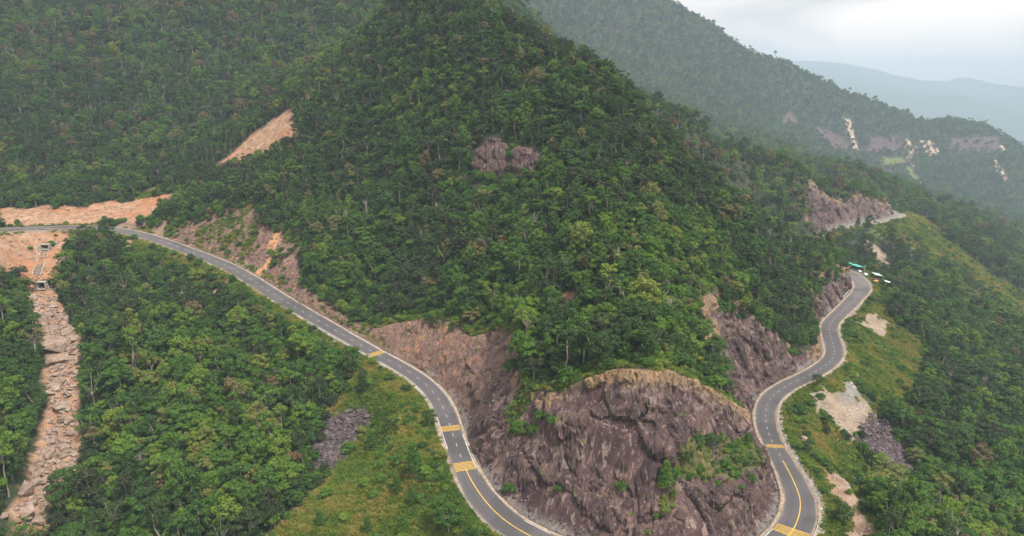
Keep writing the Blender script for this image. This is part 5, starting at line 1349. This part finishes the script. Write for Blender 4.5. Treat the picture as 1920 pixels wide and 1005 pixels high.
for sg in (-1, 1):
    V = []
    for p_ in (side * sg * .9, side * sg * .9 + dirv):
        for u, h in ((-.15, -.8), (.15, -.8), (.15, .7), (-.15, .7)): V.append(p_ + side * u + Vector((0, 0, h)))
    link("drain_wall", mesh_from("drain_wall", V, [(0, 1, 5, 4), (1, 2, 6, 5), (2, 3, 7, 6), (3, 0, 4, 7), (0, 3, 2, 1), (4, 5, 6, 7)], [M_CONC]), parent=o)
V = [side * u + p_ + Vector((0, 0, .15)) for p_ in (Vector(), dirv) for u in (-.75, .75)]
link("channel_floor", mesh_from("channel_floor", V, [(0, 1, 3, 2)], [M_DARKC]), parent=o)

# roadside stalls and parked cars by the upper right bend
def stall(px, py, off, L, D, h, mat, label):
    s = road_s_at(px, py); q, an = rpt(s, -hw(s) - off); o = empty("stall", q + Vector((0, 0, -.35)), an, label=label, cat="stall", group="roadside stalls at the bend")
    for sx in (-1, 1):
        for sy in (-1, 1): part("post", lambda bm: (cyl(bm, (sx * L * .46, sy * D * .44, -.3), (sx * L * .46, sy * D * .44, h - (.5 if sy < 0 else 0)), .07, seg=6), box(bm, (sx * L * .46, sy * D * .44, .02), (.25, .25, .1))), M_WOOD, o)
    nsh = max(3, int(L / 1.6))
    for k in range(nsh):
        x0 = -L / 2 + L * k / nsh; w_ = L / nsh
        V = []
        for j in range(9):
            x = x0 + w_ * j / 8; zz = .05 * math.sin(j * math.pi)
            for y_, hh in ((-D / 2 - .3, h - .55), (D / 2 + .4, h + .12)):
                V.append((x, y_, hh + (.04 if j % 2 else 0) + .01 * (k % 2))); V.append((x, y_, hh - .04 + (.04 if j % 2 else 0) + .01 * (k % 2)))
        Fc = []
        for j in range(8): b0 = 4 * j; Fc += [(b0, b0 + 4, b0 + 6, b0 + 2), (b0 + 1, b0 + 3, b0 + 7, b0 + 5), (b0, b0 + 1, b0 + 5, b0 + 4), (b0 + 2, b0 + 6, b0 + 7, b0 + 3)]
        link("roof_sheet", mesh_from("roof_sheet", V, Fc, [mat]), parent=o)
    part("back_wall", lambda bm: box(bm, (0, -D * .44, h * .4), (L * .92, .06, h * .8)), M_WOOD, o); part("counter", lambda bm: (box(bm, (0, D * .28, .85), (L * .7, .6, .08)), box(bm, (0, D * .28, .42), (L * .66, .5, .8))), M_WOOD, o)
stall(1581, 506, 5.5, 9, 4.5, 3.2, M_TEAL, "roadside stall with teal sheet roof at the bend"); stall(1564, 499, 5.0, 5, 3.5, 2.8, M_TEAL, "smaller teal roofed stall next to the larger one"); stall(1603, 520, 8.5, 7.5, 4.0, 2.8, M_GREYGREEN, "roadside stall with pale grey green roof"); stall(1611, 532, 10.5, 3.2, 2.6, 2.5, M_WHT, "little white roofed stall at the slope edge")
def car(px, py, off, rz, mat, label, van=False):
    s = road_s_at(px, py); q, an = rpt(s, -hw(s) - off); o = empty("van" if van else "car", q + Vector((0, 0, -.33)), an + rz, label=label, cat="van" if van else "car", group="vehicles parked by the stalls")
    def body(bm):
        prof = [(-2.2, .35), (2.2, .35), (2.25, .75), (1.35, .95), (.7, 1.45), (-1.3, 1.5), (-2.1, .98), (-2.25, .8)] if not van else [(-2.4, .35), (2.4, .35), (2.45, .9), (1.9, 1.15), (1.35, 1.95), (-2.3, 2.0), (-2.45, 1.0)]
        vs = [[bm.verts.new((x, y * (.98 if z < 1.2 else .84), z)) for x, z in prof] for y in (-.88, .88)]
        bm.faces.new(vs[0]); bm.faces.new(vs[1][::-1])
        for k in range(len(prof)): bm.faces.new((vs[0][k], vs[1][k], vs[1][(k + 1) % len(prof)], vs[0][(k + 1) % len(prof)]))
        bmesh.ops.recalc_face_normals(bm, faces=bm.faces)
    part("body", body, mat, o, .06)
    hh = 1.2 if not van else 1.55; x1 = .75 if not van else 1.2
    for sy in (-1, 1): part("side_window", lambda bm: box(bm, (-.25, sy * (.80 if not van else .80), hh), (1.5 if not van else 2.6, .12, .3 if not van else .42)), M_GLASS, o, .02)
    part("windscreen", lambda bm: (box(bm, (x1 + .28, 0, hh), (.1, 1.35, .36)),), M_GLASS, o, .02)
    for sx in (-1.35, 1.4):
        for sy in (-1, 1):
            w_ = part("wheel", lambda bm: cyl(bm, (sx, sy * .75, .32), (sx, sy * .93, .32), .32, seg=16), M_BLK, o); part("rim", lambda bm: cyl(bm, (sx, sy * .9, .32), (sx, sy * .95, .32), .19, seg=12), M_STEEL, w_)
    for sy in (-1, 1): part("headlight", lambda bm: box(bm, (2.2, sy * .62, .72), (.12, .34, .16)), M_WHT, o, .02); part("tail_light", lambda bm: box(bm, (-2.2, sy * .66, .86), (.1, .22, .2)), M_RED, o, .02)
car(1598, 516, 3.6, .1, M_WHT, "white car parked in front of the grey green stall"); car(1588, 510, 3.4, -.05, M_GREY, "silver car parked behind the white one"); car(1572, 502, 3.0, 0, M_WHT, "white van parked beside the teal stalls", True); car(1609, 526, 4.4, .9, M_RED, "dark red car parked at an angle near the orange parasol")
s = road_s_at(1590, 512); q, an = rpt(s, -hw(s) - 6.2); o = empty("sign_pole", q + Vector((0, 0, -.35)), an, label="white pole with a panel rising behind the parked cars", cat="sign")
part("pole", lambda bm: (cyl(bm, (0, 0, -.3), (0, 0, 5.2), .09, .06, seg=8), box(bm, (0, 0, .03), (.4, .4, .1))), M_WHT, o); part("panel", lambda bm: box(bm, (0, .1, 4.2), (.9, .06, 1.7)), M_WHT, o, .02)
s = road_s_at(1612, 530); q, an = rpt(s, -hw(s) - 4.2); o = empty("parasol", q + Vector((0, 0, -.35)), an, label="small orange parasol at the edge of the stalls", cat="parasol")
part("pole", lambda bm: cyl(bm, (0, 0, 0), (0, 0, 2.3), .04, seg=6), M_WHT, o)
def can(bm): cyl(bm, (0, 0, 1.9), (0, 0, 2.5), 1.6, .08, seg=8)
part("canopy", can, M_ORANGE, o); part("base", lambda bm: cyl(bm, (0, 0, 0), (0, 0, .12), .35, .3, seg=10), M_CONC, o)

# far road across the mountain
for (a, b_, lab) in [(1590, 1614, "short pale stretch of the far road"), (1726, 1896, "pale line of the far road cut across the mountain")]:
    px = np.arange(a, b_ + 1, 3.0); Pp = hit(px, np.full(px.shape, 291.0), 1100); V, Fc = [], []
    Pp[:, 1] = np.convolve(np.pad(Pp[:, 1], 4, 'edge'), np.ones(9) / 9, 'valid'); Pp[:, 2] = [float(at_y(x_, 291, y_)[2]) for x_, y_ in zip(px, Pp[:, 1])]
    for k in range(len(px)):
        for dy_, dz_ in ((-4, -2.5), (-4, 1.2), (5, 1.4), (5, -2.5)): V.append((Pp[k, 0], Pp[k, 1] + dy_, Pp[k, 2] + dz_))
    for k in range(len(px) - 1):
        for j in range(3): Fc.append((4 * k + j, 4 * k + 4 + j, 4 * k + 5 + j, 4 * k + 1 + j))
    link("far_road", mesh_from("far_road", V, Fc, [M_CONC]), kind="structure", label=lab)
# mast on the far knoll
q = hit(1792, 228, 1100)[0]; o = empty("radio_mast", Vector(q), label="thin radio mast on the far knoll", cat="mast")
part("lattice", lambda bm: ([cyl(bm, (math.cos(a) * 1.1, math.sin(a) * 1.1, -2), (math.cos(a) * .2, math.sin(a) * .2, 34), .16, .1, seg=5) for a in (0, 2.1, 4.2)], [cyl(bm, (math.cos(a) * (1.1 - .026 * h), math.sin(a) * (1.1 - .026 * h), h), (math.cos(a + 2.1) * (1.05 - .026 * h), math.sin(a + 2.1) * (1.05 - .026 * h), h + 2.5), .08, seg=4) for h in range(0, 32, 3) for a in (0, 2.1, 4.2)]), M_STEEL, o)
part("antenna", lambda bm: (cyl(bm, (0, 0, 34), (0, 0, 39), .1, .04, seg=5), box(bm, (.6, 0, 31), (.3, .5, 2.2)), box(bm, (-.5, .4, 31), (.3, .5, 2.2))), M_WHT, o)

# ------------------------------------------------------------------ haze: one closed box of even pale air
bm = bmesh.new(); box(bm, (0, 7500, 50), (30000, 17000, 1100))
me = bpy.data.meshes.new("haze"); bm.to_mesh(me); bm.free()
mh = bpy.data.materials.new("haze"); mh.use_nodes = True; nt = mh.node_tree; nt.nodes.clear()
ho = nt.nodes.new("ShaderNodeOutputMaterial"); hv = nt.nodes.new("ShaderNodeVolumePrincipled")
hv.inputs["Color"].default_value = (.64, .84, 1.0, 1); hv.inputs["Density"].default_value = HAZE; hv.inputs["Anisotropy"].default_value = .0
nt.links.new(hv.outputs[0], ho.inputs["Volume"])
haze = link("haze", me, mh, kind="stuff", label="pale blue haze between the mountains")
